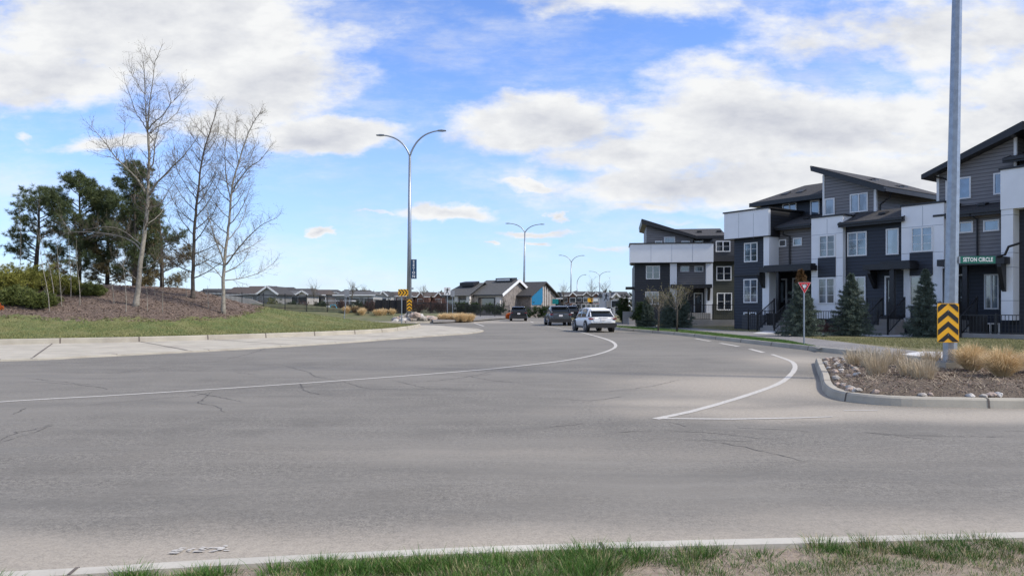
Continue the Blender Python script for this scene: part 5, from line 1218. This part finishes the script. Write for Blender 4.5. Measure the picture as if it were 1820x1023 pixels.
lamp(1066, 552, (1066, 490), [(1049, 482), (1083, 482.5)], 290, .24, 'farthest double arm street lamp, left of the crossing sign', .14, zb=.15)
lamp(1025.5, 555, (1026, 500), [(1040, 488)], 200, .17, 'single arm street lamp rising right beside the white car', .1, zb=.15)
s = 75.6/F; bn = empty('banner', P(735.3, 478, 75.6), 0, 'navy vertical banner reading Seton on the nearest double arm street lamp', 'banner')
MB().prism([(-5.2*s, -17*s), (5.2*s, -17*s), (5.2*s, 17*s), (-5.2*s, 17*s)], 'y', -.01, .01).build('cloth', 'banner_navy', bn)
for z in (17, -17): MB().tube([(-7*s, 0, z*s), (5.4*s, 0, z*s)], .025, 6).build('banner_arm', 'galvanised', bn)
for i, c in enumerate('SETON'): put_text(c, 6.6*s, 'sign_white', bn, (0, -.016, (13-i*6.5)*s), (R(90), 0, 0), .012)
sg = empty('hazard_sign', P(727.6, 541.6, 75.6), 0, 'small yellow sign with black upward chevrons low on the nearest street lamp', 'sign'); chevrons(sg, 9*s, 21*s, (0, 0, 0), True, 4, 5.9*s, 2.7*s, -2.5*s)
sg = empty('number_plate', P(732, 512.5, 75.7), 0, 'tiny grey plate on the nearest street lamp above the chevron sign', 'sign'); plate(sg, 6*s, 3*s, 'sign_back')

# ------------------------------------------------------------------ vehicles
def loft(mb, secs, mi=0, capends=True):
    n = len(secs[0]); k = len(mb.v); vs = [p for s_ in secs for p in s_]; fs = []
    for i in range(len(secs)-1):
        for j in range(n): j2 = (j+1) % n; fs.append((i*n+j, i*n+j2, (i+1)*n+j2, (i+1)*n+j))
    if capends: fs.append(tuple(range(n))[::-1]); fs.append(tuple(range((len(secs)-1)*n, len(secs)*n)))
    mb.add(vs, fs, mi)
def make_car(paint, label, L, Wd, Ht, loc, rz, plate_on=True, clad=True, round_=1.):
    root = empty('car', loc, rz, label, 'car', 'cars driving away on the road'); h = Wd/2; y0, y1 = -L/2, L/2; be = Ht*.635
    def sec(y, w, zb, zt, crown=.02):
        pts = [(w*.80, zb), (w*.97, zb+.09), (w*1.0, zb+(zt-zb)*.42), (w*.985, zb+(zt-zb)*.74), (w*.93, zt-.03), (w*.86, zt), (w*.4, zt+crown)]
        return [(x, y, z) for x, z in pts]+[(-x, y, z) for x, z in pts[::-1]]
    st = [(y0, .80, .40, be-.20), (y0+.04, .90, .33, be-.06), (y0+.14, .965, .29, be), (y0+.4, 1., .26, be+.02), (y0+1.0, 1., .24, be+.015), (0, .985, .24, be-.01), (y1-1.5, .99, .24, be-.05), (y1-1.0, .98, .25, be-.13), (y1-.4, .95, .28, be-.20), (y1-.1, .86, .34, be-.28), (y1, .74, .42, be-.40)]
    m = MB(); loft(m, [sec(y, h*w, zb, zt) for y, w, zb, zt in st]); body = m.build('body', paint, root, True); 
    sb = body.modifiers.new('round', 'SUBSURF'); sb.levels = 1; sb.render_levels = 1
    # greenhouse
    def gs(y, wb, wt, zt): return [(h*wb, y, be-.03), (h*(wb*.6+wt*.4), y, be+(zt-be)*.5), (h*wt, y, zt-.04), (h*wt*.8, y, zt), (-h*wt*.8, y, zt), (-h*wt, y, zt-.04), (-h*(wb*.6+wt*.4), y, be+(zt-be)*.5), (-h*wb, y, be-.03)]
    gy = [(y0+.12, .84, .80, be+.0), (y0+.34, .90, .78, be+.26), (y0+.58, .92, .76, Ht-.07), (y0+1.2, .93, .75, Ht-.01), (y0+2.2, .93, .75, Ht-.02), (y0+2.75, .92, .74, Ht-.09), (y1-.95, .84, .72, be-.05)]
    if round_ > .9: gy = [(y0+.10, .84, .78, be+.0), (y0+.30, .89, .72, be+.17), (y0+.74, .92, .70, Ht-.11), (y0+1.35, .93, .72, Ht-.02), (y0+2.1, .93, .73, Ht-.02), (y0+2.75, .92, .73, Ht-.10), (y1-.95, .84, .72, be-.05)]
    m = MB(); loft(m, [gs(*g) for g in gy]); m.build('windows', 'car_glass', root, True)
    # roof skin, pillars
    m = MB(); loft(m, [[(h*wt*1.01, y, zt-.07), (h*wt*1.0, y, zt-.02), (h*wt*.8, y, zt+.022), (-h*wt*.8, y, zt+.022), (-h*wt*1.0, y, zt-.02), (-h*wt*1.01, y, zt-.07)] for y, wt, zt in (((y0+.50, .77, Ht-.10), (y0+.62, .77, Ht-.05), (y0+1.2, .76, Ht-.005)) if round_ < .9 else ((y0+.52, .72, Ht-.155), (y0+.76, .715, Ht-.095), (y0+1.35, .73, Ht-.01)))+((y0+2.2, .74, Ht-.015), (y0+2.75, .74, Ht-.095))]); m.build('roof', paint, root, True)
    MB().prism([(y0+.32, Ht-.075), (y0+.60, Ht-.03), (y0+.60, Ht+.0), (y0+.34, Ht-.045)] if round_ < .9 else [(y0+.42, Ht-.19), (y0+.78, Ht-.10), (y0+.78, Ht-.06), (y0+.42, Ht-.155)], 'x', -h*.68, h*.68).build('spoiler', paint, root)
    for s_ in (-1, 1):
        m = MB()
        for (ya, wa, za), (yb, wb, zb), t in (((y0+.16, .845, be), (y0+.6, .765, Ht-.05) if round_ < .9 else (y0+.74, .71, Ht-.13), .16), ((y0+.75, .925, be), (y0+.72, .765, Ht-.05), .3 if round_ > .9 else .12), ((-.02+y0+L*.5-.15, .93, be), (y0+L*.5-.2, .75, Ht-.04), .07), ((y1-1.05, .85, be-.06), (y0+2.75, .745, Ht-.08), .09)):
            a, b = Vector((s_*h*wa, ya, za)), Vector((s_*h*wb, yb, zb)); d_ = Vector((0, t/2, 0)); o = Vector((s_*.014, 0, 0)); m.add([a-d_+o, a+d_+o, b+d_*.7+o, b-d_*.7+o, a-d_-o*2, a+d_-o*2, b+d_*.7-o*2, b-d_*.7-o*2], [(0,1,2,3),(7,6,5,4),(0,4,5,1),(1,5,6,2),(2,6,7,3),(3,7,4,0)])
        m.build('pillars', paint, root)
        MB().box(s_*(h*.95), s_*(h+.19), y1-1.42, y1-1.28, be+.02, be+.17).build('mirror', 'plastic_black', root)
        x_ = s_*h*.76; tl = MB().prism([(s_*h*.66, be-.12), (s_*h*.97, be-.17), (s_*h*.99, be-.06), (s_*h*.72, be-.065)] if round_ < .9 else [(s_*h*.56, be-.10), (s_*h*.8, be-.17), (s_*h*.985, be-.16), (s_*h*.99, be-.06), (s_*h*.62, be-.075)], 'y', y0-.012, y0+.22).build('taillight', 'tail_red', root)
        MB().box(s_*h*.985, s_*(h+.004), y0+.9, y1-.95, .26, .36).build('sill', 'plastic_black', root)
    MB().prism([(h*.9, .30), (h*1.0, .40), (h*1.0, .52), (h*.85, .60), (-h*.85, .60), (-h*1.0, .52), (-h*1.0, .40), (-h*.9, .30)], 'y', y0-.035, y0+.26).build('bumper', 'plastic_black', root)
    MB().prism([(h*.72, .88*be+.0), (-h*.72, .88*be+.0), (-h*.62, .70*be), (h*.62, .70*be)], 'y', y0-.012, y0+.1).build('tailgate', paint, root)
    MB().box(-.16, .16, y0-.03, y0-.01, be*.74, be*.74+.15).build('licence_plate', 'plate', root)
    MB().box(-.3, .3, y0-.026, y0, be*.74+.17, be*.74+.20).build('handle', 'plastic_black', root)
    for s_ in (-1, 1):
        for yy in (y0+.85, y1-.85):
            R_ = .345
            ar = MB(); ring = [(math.cos(R(k*18)), math.sin(R(k*18))) for k in range(20)]
            ar.tube([(s_*(h-.16), yy, R_), (s_*(h+.012), yy, R_)], R_+.085, 22); ar.build('wheel_arch', 'plastic_black', root)
            w_ = MB().tube([(s_*(h-.22), yy, R_), (s_*(h-.2), yy, R_), (s_*(h+.0), yy, R_), (s_*(h+.026), yy, R_)], [R_*.93, R_, R_, R_*.94], 22).build('wheel', 'tyre', root, False)
            q = MB().tube([(s_*(h+.0), yy, R_), (s_*(h+.034), yy, R_)], R_*.42, 12)
            for k in range(5):
                a = R(k*72+18); q.bar((s_*(h+.03), yy, R_), (s_*(h+.03), yy+math.cos(a)*R_*.68, R_+math.sin(a)*R_*.68), .055, .02)
            q.tube([(s_*(h+.031), yy+R_*.68*c, R_+R_*.68*sn) for c, sn in ring+ring[:1]], .022, 4, cap=False); q.build('rim', 'rim', w_)
    return root
make_car('car_white', 'white compact car, nearest of the cars driving away', 4.28, 1.80, 1.54, (5.28, 48.3, 0), R(11))
make_car('car_grey', 'dark grey car left of the white car', 4.6, 1.86, 1.68, (3.95, 64.5, 0), R(4), round_=.8)
make_car('car_black', 'black car alone in the left lane, beyond the lane line', 4.5, 1.86, 1.62, (.72, 85, 0), R(1), round_=.8)
make_car('car_black', 'dark vehicle mostly hidden between the grey car and the white car', 4.7, 1.9, 1.7, (X(1013, 92), 92, 0), R(2), round_=.8)
# ------------------------------------------------------------------ beyond the junction
def house(x0, x1, ye, yr, d, label, wallm='far_siding', roofm='shingle_grey', gab=None, dep=9, kind='side', rz=0, zb=0, name='house', cat='house', group='suburban houses beyond the iron fence', wins=2, hip=.0):
    s = d/F; w = (x1-x0)*s; c = P((x0+x1)/2, ye, d); ze = c[2]; zr = CH+(HOR-yr)*s; r = empty(name, (c[0], d, zb), rz, label, cat, group); hw = w/2; ze -= zb; zr -= zb
    MB().box(-hw+.4, hw-.4, 0, dep, -.3, ze).build('wall', wallm, r)
    if kind == 'front': 
        MB().prism([(-hw+.4, ze), (hw-.4, ze), (0, zr-.25)], 'y', .003, dep).build('gable', wallm, r)
        rf = MB().prism([(-hw-.1, ze-.15), (0, zr), (hw+.1, ze-.15), (hw+.1, ze-.38), (0, zr-.26), (-hw-.1, ze-.38)], 'y', -.5, dep+.4).build('roof', roofm, r)
        q = MB().bar((-hw-.1, -.52, ze-.27), (0, -.52, zr-.13), .06, .3).bar((hw+.1, -.52, ze-.27), (0, -.52, zr-.13), .06, .3).build('fascia', 'white_trim', rf)
    else:
        m = MB(); h_ = hip*w; v = [(-hw, -.5, ze-.1), (hw, -.5, ze-.1), (hw-h_, dep/2, zr), (-hw+h_, dep/2, zr), (hw, dep+.5, ze-.1), (-hw, dep+.5, ze-.1)]
        m.add(v, [(0,1,2,3), (1,4,2), (4,5,3,2), (5,0,3), (0,5,4,1)]); rf = m.build('roof', roofm, r); MB().box(-hw, hw, -.56, -.5, ze-.3, ze-.08).build('fascia', 'white_trim', rf)
    if gab:
        a, b, yr2 = gab; ca = ((a+b)/2-(x0+x1)/2)*s; ww = (b-a)*s/2; z2 = CH+(HOR-yr2)*s-zb
        gb = MB().prism([(ca-ww, -.3), (ca+ww, -.3), (ca+ww, ze), (ca, z2-.2), (ca-ww, ze)], 'y', -1.6, 2).build('gable_wing', wallm, r)
        rf2 = MB().prism([(ca-ww-.3, ze-.2), (ca, z2), (ca+ww+.3, ze-.2), (ca+ww+.3, ze-.42), (ca, z2-.28), (ca-ww-.3, ze-.42)], 'y', -2.0, dep/2).build('roof', roofm, r); MB().bar((ca-ww-.3, -2.03, ze-.3), (ca, -2.03, z2-.15), .05, .26).bar((ca+ww+.3, -2.03, ze-.3), (ca, -2.03, z2-.15), .05, .26).build('fascia', 'white_trim', rf2)
        f = MB().box(ca-.8, ca+.8, -1.66, -1.58, ze-2., ze-.7).build('window', 'white_trim', r); MB().box(ca-.7, ca+.7, -1.68, -1.66, ze-1.9, ze-.8).build('pane', 'pane_dark', f)
    for i in range(wins):
        xx = -hw+w*(i+.5)/wins
        if gab and abs(xx-ca) < ww+1: continue
        f = MB().box(xx-.9, xx+.9, -.06, .02, ze-1.9, ze-.6).build('window', 'white_trim', r); MB().box(xx-.8, xx+.8, -.08, -.06, ze-1.8, ze-.7).build('pane', 'pane_dark', f)
    return r
house(395, 436, 522, 509, 150, 'brown roofed house seen between the two right hand bare trees', 'far_siding_dark', 'shingle_brown', hip=.15)
house(428, 478, 521, 507, 132, 'house with a long dark roof left of the pale gable, behind the iron fence', 'far_siding', 'shingle_brown', wins=2)
house(457, 495, 520.5, 507.5, 126, 'pale gabled house end with white trim facing the camera', 'far_siding', 'shingle', kind='front', wins=1)
house(492, 532, 521, 515.5, 150, 'low blue grey house right of the pale gabled house end', 'stucco_far', 'shingle_grey', wins=2)
house(527, 548, 521, 515.5, 140, 'small gabled porch house above the middle of the iron fence', 'stucco_far', 'shingle', kind='front', wins=1)
house(545, 580, 522.5, 513.5, 150, 'dark roofed house left of the leaning sign', 'far_siding_dark', 'shingle_brown', wins=2, hip=.1)
house(592, 668, 522.5, 516.5, 135, 'wide house with a light grey roof behind the leaning sign', 'far_siding', 'shingle_grey', wins=3, hip=.16)
house(655, 692, 524, 517.5, 160, 'dark gabled house left of the yellow curve sign', 'far_siding', 'shingle', gab=(676, 690, 517), wins=2)
house(690, 735, 525, 517.5, 190, 'brown roofed row house right behind the nearest street lamp', 'brick_far', 'shingle_brown', wins=3)
house(735, 765, 526, 518.5, 190, 'brown row house with pale dormer right of the lamp', 'brick_far', 'shingle_brown', gab=(744, 754, 518.5), wins=2)
house(765, 800, 526, 518.5, 195, 'brown row house left of the left crossing sign', 'brick_far', 'shingle_brown', gab=(775, 786, 518.8), wins=2)
house(350, 398, 520, 512, 170, 'dark roof seen low behind the dense bare tree', 'far_siding_dark', 'shingle', wins=2)
# second line of dark roofs
for i, (a, b, ye, yr, lb) in enumerate(((478, 520, 516, 509.5, 'distant dark roof on the skyline right of the pale gable'), (515, 560, 517.5, 512, 'distant dark roof on the skyline above the middle of the iron fence'), (556, 600, 518.5, 514, 'distant dark roof on the skyline left of the leaning sign'), (600, 660, 519.5, 514.8, 'distant dark roof line behind the wide light grey roof'))):
    house(a, b, ye, yr, 240, lb, 'far_siding_dark', 'shingle', group='distant roofs on the skyline', wins=0, hip=.12)
w = MB().prism([(X(398, 92), .5), (X(470, 92), .5), (X(470, 92), CH+(HOR-541)*92/F), (X(445, 92), CH+(HOR-531)*92/F), (X(398, 92), CH+(HOR-524)*92/F)], 'y', 92, 92.3).build('retaining_wall', 'stucco_far'); tag(w, 'long pale sloping wall behind the left end of the iron fence', 'wall')

# iron fence of the park: posts and picket panels
def ifence(pts, label, gap=.13, h=1.75, name='iron_fence'):
    root = empty(name, (pts[0][0], pts[0][1], 0), 0, label, 'fence', 'black iron fences'); o = Vector((pts[0][0], pts[0][1], 0)); post = []
    for (xa, ya, ta), (xb, yb, tb) in zip(pts[:-1], pts[1:]):
        L = math.hypot(xb-xa, yb-ya); k = max(1, round(L/2.4))
        for j in range(k):
            f0, f1 = j/k, (j+1)/k; a = Vector((xa+(xb-xa)*f0, ya+(yb-ya)*f0, 0))-o; b = Vector((xa+(xb-xa)*f1, ya+(yb-ya)*f1, 0))-o; za, zb = ta+(tb-ta)*f0, ta+(tb-ta)*f1
            m = MB(); n = int(L/k/gap)
            for i in range(1, n): f = i/n; q = a.lerp(b, f); zt = za+(zb-za)*f; m.bar((q.x, q.y, zt-h+.1), (q.x, q.y, zt), .05)
            m.bar((a.x, a.y, za-.12), (b.x, b.y, zb-.12), .045); m.bar((a.x, a.y, za-h+.25), (b.x, b.y, zb-h+.25), .045); m.build('picket_panel', 'black_metal', root)
            MB().bar((a.x, a.y, za-h-.1), (a.x, a.y, za+.14), .09).build('post', 'black_metal', root)
    MB().bar((b.x, b.y, zb-h-.1), (b.x, b.y, zb+.14), .09).build('post', 'black_metal', root); return root
def fp(x, y, d): p = P(x, y, d); return p
ifence([fp(362, 515, 84), fp(430, 521, 85), fp(545, 525, 85), fp(690, 532, 87)], 'black iron fence running down behind the grassy hill to the street lamp')
ifence([fp(692, 533.5, 92), fp(800, 539, 96), fp(905, 543, 100)], 'black iron fence in front of the low brick building', h=1.5)
ifence([fp(935, 545, 112), fp(1000, 546, 118)], 'short black iron fence right of the second street lamp', h=1.1)
s = 90/F; o = MB().box(X(668, 90), X(731, 90), 90, 90.1, .5, CH+(HOR-533)*s); m_ = empty('privacy_screen', (0, 0, 0), 0, 'solid black screen behind the iron fence left of the street lamp', 'screen')
o.build('screen_panel', 'screen_black', m_)
for x in np.linspace(668, 731, 6): MB().bar((X(x, 90), 89.95, .4), (X(x, 90), 89.95, CH+(HOR-532.5)*s), .09).build('post', 'black_metal', m_)
# shrubs behind the fences
for i, (x, y0_, rx, h, m, lb) in enumerate(((436, 548, 1.6, 1.7, 'cedar_leaf', 'green bush behind the iron fence below the pale gabled house'), (485, 552, 1.3, 1.9, 'juniper_leaf', 'bright green shrub behind the iron fence'), (523, 556, 1.3, 1.6, 'cedar_leaf', 'green shrub behind the middle of the iron fence'), (572, 560, 1.1, 1.8, 'cedar_leaf', 'dark evergreen shrub left of the blue play structure'),
       (412, 540, 2.0, 1.7, 'twig_red', 'bare brown bush behind the left end of the iron fence'), (458, 548, 1.6, 1.5, 'twig_red', 'bare brown bush right of the green bush behind the iron fence'), (503, 553, 1.7, 1.6, 'cedar_leaf', 'dark shrub right of the bright green shrub behind the fence'), (548, 556, 1.8, 1.7, 'twig_red', 'bare brown bush left of the blue play structure'), (606, 556, 1.5, 1.7, 'twig_red', 'bare brown bush right of the blue play structure'), (658, 556, 1.8, 1.8, 'twig_red', 'bare brown bush left of the black screen'), (715, 556, 1.8, 2.1, 'twig_red', 'bare reddish bush behind the yellow curve sign'),
       (640, 556, 2., 1.7, 'cedar_leaf', 'dark shrub behind the fence right of the leaning sign'), (742, 556, 2.2, 2.2, 'twig_red', 'bare reddish bush right of the nearest street lamp'), (765, 556, 2.3, 2.2, 'twig_red', 'bare reddish bush between street lamp and left crossing sign'), (785, 556, 1.8, 1.9, 'twig_red', 'bare reddish bush just left of the left crossing sign'),
       (818, 556, 1.6, 1.6, 'cedar_leaf', 'dark bush before the left end of the low brick building'), (838, 556, 2., 1.5, 'cedar_leaf', 'dark bush before the middle of the low brick building'), (880, 556, 2., 1.3, 'cedar_leaf', 'dark bush before the right part of the low brick building'), (955, 556, 3.2, 1.5, 'cedar_leaf', 'dark hedge right of the second street lamp'), (905, 558, .6, .8, 'orange_leaf', 'small rusty shrub at the roadside just left of the black car'))):
    d = 94 if x < 700 else 99 if x < 850 else 104; d = 94 if lb.startswith('small rusty') else d; xx = X(x, d); shrub('bush', lb, 'shrub', (xx, d, .6 if x < 900 else .14), (rx*.6 if 'rusty' in lb else rx, .3 if 'rusty' in lb else .8, h*(.6 if 'rusty' in lb else 1)), 300, m, 300+i, None, .6, .3, .05 if 'twig' not in m else .02)
# play structure
pl = empty('play_structure', (X(592, 92), 92, .5), 0, 'light blue play structure seen through the iron fence', 'play structure'); s = 92/F
MB().box(-.5, .5, -.3, .3, .1, .9).build('body', 'play_blue', pl); MB().tube([(-.4, 0, .9), (-.3, 0, 1.3), (.2, 0, 1.35), (.5, 0, .9)], .07, 8).build('hoop', 'play_blue', pl); MB().box(-.75, -.5, -.25, .25, .1, 1.25).build('panel', 'sign_white', pl)
m = MB().box(X(575, 95), X(625, 95), 95, 98, 2.3, 2.45); sh = empty('shelter', (0, 0, 0), 0, 'low flat white roofed shelter behind the iron fence', 'shelter'); m.build('roof', 'white_trim', sh)
for x in (577, 600, 623): MB().bar((X(x, 95), 95.2, .4), (X(x, 95), 95.2, 2.3), .12).build('post', 'galvanised', sh)

# low brick building with the blue panel
D = Frame((X(893, 112), 112.0), -30, 'low_building', 'low brick building with grey roofs and a blue wall panel behind the black car', None)
r_ = D.root; ze = 3.75; zr = 5.85
MB().box(-5.4, 0, 0, 9, -.2, ze).build('wall', 'stucco_far', r_); MB().prism([(0.001, -.2), (9, -.2), (9, ze), (4.5, zr-.15), (0.001, ze)], 'x', -.3, .02).build('gable_wall', 'stone_far', r_)
rf = MB().prism([(-.7, ze-.28), (4.5, zr), (9.7, ze-.28), (9.7, ze-.5), (4.5, zr-.22), (-.7, ze-.5)], 'x', -5.7, .45).build('roof', 'shingle_grey', r_)
MB().bar((.47, -.7, ze-.4), (.47, 4.5, zr-.12), .06, .42).bar((.47, 9.7, ze-.4), (.47, 4.5, zr-.12), .06, .42).build('fascia', 'white_trim', rf)
sf = MB().prism([(3.6, zr-.35), (3.6, zr+.25), (5.2, zr+.35), (5.2, zr-.35)], 'x', -3.4, -.4).build('solar_panel', 'black_trim', rf); MB().box(-3.2, -.8, 3.55, 3.6, zr-.15, zr+.12).build('clerestory', 'white_trim', sf)
for a, b in ((-5.3, -4.6), (-1.0, -.25)): MB().box(a, b, -.3, -.003, -.1, ze-.3).build('pier', 'stucco_far', r_)
for a, b in ((-4.3, -1.3),):
    f = MB().box(a, b, -.08, -.002, .6, ze-.75).build('window', 'black_trim', r_); MB().box(a+.12, b-.12, -.1, -.08, .7, ze-.9).build('pane', 'pane_dark', f)
MB().box(-5.4, 0.05, -.34, -.001, -.2, 1.1).build('brick_base', 'stone_far', r_)
# left wing
MB().box(-9.6, -4.9, -1.5, 6, -.2, ze-.35).build('wall', 'stone_far', r_); v = [(-9.9, -2.2, ze-.45), (-4.6, -2.2, ze-.45), (-4.6, 2.4, zr-.45), (-8.6, 2.4, zr-.45), (-9.9, 6.8, ze-.45), (-4.6, 6.8, ze-.45)]
rf = MB().add(v, [(0,1,2,3), (0,3,4), (4,3,2,5), (0,4,5,1)]).build('roof', 'shingle_grey', r_); MB().box(-9.9, -8, -2.26, -2.2, ze-.65, ze-.42).build('fascia', 'black_trim', rf)
MB().prism([(.6, zr-1.0), (.6, zr-.45), (2.3, zr-.2), (2.3, zr-.6)], 'x', -8.2, -5.6).build('solar_panel', 'black_trim', rf)
for a, b in ((-9.2, -7.6), (-6.8, -5.4)):
    f = MB().box(a, b, -1.58, -1.5, .5, ze-1.0).build('window', 'black_trim', r_); MB().box(a+.1, b-.1, -1.6, -1.58, .6, ze-1.1).build('pane', 'pane_dark', f)
for a in (-7.5, -5.3): MB().box(a, a+.6, -1.9, -1.5, -.1, ze-.5).build('pier', 'stucco_far', r_)
# right wing with the blue panel in its gable
MB().prism([(4.8, -.2), (13.4, -.2), (13.4, ze-.1), (9.1, zr-.45), (4.8, ze-.1)], 'x', -4, 2.3).build('gable_wall', 'stone_far', r_)
rf = MB().prism([(4.1, ze-.4), (9.1, zr-.2), (14.1, ze-.4), (14.1, ze-.62), (9.1, zr-.42), (4.1, ze-.62)], 'x', -4.4, 2.8).build('roof', 'shingle', r_)
MB().prism([(5.0, 1.9), (8.1, 1.9), (8.6, 2.5), (8.6, zr-.95), (5.0, ze-.45)], 'x', 2.3, 2.36).build('blue_panel', 'blue_panel', r_)
for y in (8.6, 9.4, 10.2, 11.0): MB().box(2.3, 2.42, y, y+.14, .6, zr-.75-(abs(y-9.1)*.45)).build('fin', 'stucco_far', r_)
# far row of three storey houses across the end of the road
GT = 'three storey row houses at the end of the road'
for i, (x0, x1, ye, yr, g, wm, lb) in enumerate(((975, 1001, 529, 523, None, 'brick_far', 'low brown row house left of the taller row'), (998, 1024, 524, 518, (1012, 1022, 518.5), 'brick_far', 'brown brick row house behind the third street lamp'), (1023, 1050, 523, 517, (1036, 1046, 518), 'stone_far', 'grey brown row house behind the single arm street lamp'),
       (1049, 1074, 524, 517.5, (1053, 1063, 519), 'brick_far', 'dark brown row house left of the right crossing sign'), (1073, 1100, 526, 518.5, (1087, 1097, 519.5), 'stucco_far', 'pale row house right behind the right crossing sign'), (1096, 1122, 528, 517, None, 'far_siding_dark', 'grey sided house next to the farthest townhouse block'))):
    d = 190 if i < 4 else 125; h_ = house(x0, x1, ye, yr, d, lb, wm, 'shingle' if i != 4 else 'shingle_grey', g, 10, group=GT, wins=0 if i == 5 else 3); s = d/F; hw = (x1-x0)*s/2
    for rr in range(2):
        for k in range(3):
            xx = -hw+2*hw*(k+.5)/3; zc = h_.location.z+(1.6+rr*2.6 if d > 150 else .9+rr*.0); 
            if d < 150 and rr: continue
            if zc > (CH+(HOR-ye)*s)-2.1: continue
            f = MB().box(xx-.55, xx+.55, -1.72 if g and abs(xx-((g[0]+g[1])/2-(x0+x1)/2)*s) < (g[1]-g[0])*s/2 else -.06, .02, zc-.6, zc+.7).build('window', 'white_trim', h_); y_ = f.data.vertices[0].co.y; MB().box(xx-.45, xx+.45, y_-.02, y_, zc-.5, zc+.6).build('pane', 'pane_dark', f)
# signal mast by the far junction
sm = empty('traffic_signal', (X(1066, 150), 150, .1), 0, 'yellow signal heads on a mast arm above the dark vehicle at the far junction', 'traffic signal'); s = 150/F
MB().tube([(.6, -.3, 0), (.6, -.3, 1.5+16*s)], .12, 8).build('post', 'galvanised', sm); MB().tube([(.6, -.3, 1.5+14.5*s), (-40*s, -.3, 1.5+15*s)], .08, 6).build('mast_arm', 'galvanised', sm)
MB().box(-22*s, -13*s, -.6, -.4, 1.5+8.5*s, 1.5+15.5*s).build('signal_head', 'sign_yellow', sm); MB().box(-12*s, -4*s, -.6, -.4, 1.5+10*s, 1.5+14*s).build('name_board', 'sign_white', sm)
# bare trees on the skyline, bare bushes at the far junction
rnd = random.Random(44)
for i, (x, yb, yt, d, lb) in enumerate(((558, 545, 497, 130, 'small bare tree on the skyline above the iron fence'), (626, 545, 494, 130, 'bare tree on the skyline behind the leaning sign'), (651, 545, 503, 140, 'small bare tree on the skyline right of the leaning sign'), (752, 545, 503, 150, 'bare tree on the skyline between the lamp and left crossing sign'), (1052, 553, 500, 140, 'bare tree above the yellow signal heads'),
       (1075, 553, 503, 140, 'bare tree just above the right crossing sign'), (1001, 553, 505, 150, 'bare tree left of the third street lamp'), (895, 553, 530, 105, 'small bare tree before the brick gable'), (843, 553, 532, 104, 'small bare tree before the low brick building'))):
    b = Vector(P(x, yb, d)); b.z = max(0, min(b.z, 1)); r = empty('bare_tree', b, 0, lb, 'tree', 'small bare trees far away'); H = (yb-yt)*d/F; m = MB().tube([(0, 0, -.2), (0, 0, H*.45), (.05, 0, H*.7)], [.09, .06, .03], 6); m.build('trunk', 'bark_dark', r); tw = MB(); bb = []
    for k in range(16): a = rnd.uniform(0, 6.28); twigs(tw, Vector((0, 0, H*rnd.uniform(.3, .7))), Vector((math.cos(a)*.4, math.sin(a)*.4, .9)).normalized(), H*rnd.uniform(.25, .45), .028, 2, rnd, bb, .4, 3)
    tw.build('crown', 'twig_grey', r)
# distant treeline
T = []
for k in range(5200):
    x = random.uniform(-260, 120); y = 330+random.uniform(-15, 15); z = random.uniform(0, 1)**.7*(7.6+1.3*mnoise.noise(Vector((x*.05, 0, 0)))); p = np.array((x, y, z)); T.append([p+RNG.normal(0, .9, 3) for _ in range(3)])
foliage('treeline', (.05, .05, .04), (.10, .10, .07)); tag(tris('distant_treeline', np.array(T), 'treeline'), kind='stuff')
# bins and small things by the townhouses
def bin_(c, rz, label):
    r = empty('wheeled_bin', c, rz, label, 'bin', 'bins by the townhouses'); MB().prism([(-.26, .08), (.26, .08), (.31, .98), (-.31, .98)], 'y', -.3, .3).build('body', 'plastic_black', r); MB().prism([(-.34, .98), (.34, .98), (.31, 1.07), (-.31, 1.07)], 'y', -.36, .34).build('lid', 'plastic_black', r)
    for s_ in (-.28, .28): MB().tube([(s_-.03, .3, .12), (s_+.03, .3, .12)], .12, 12).build('wheel', 'tyre', r)
p = C.world(C.s_(1738, -1.6), -1.6); bin_((p[0], p[1], .13), R(-55), 'black wheeled bin behind the railing at the right edge'); p = B.world(B.s_(1375, -1.5), -1.5); bin_((p[0], p[1], .13), R(-50), 'black wheeled bin by the porch of the end unit')
o = MB().box(-.5, .5, -.3, .3, 0, .55).box(-.42, .42, -.22, .22, .55, .6).build('concrete_block', 'concrete_wall'); o.location = G(1128, 577, .13); tag(o, 'pale concrete block at the left corner of the farthest townhouse block', 'block')
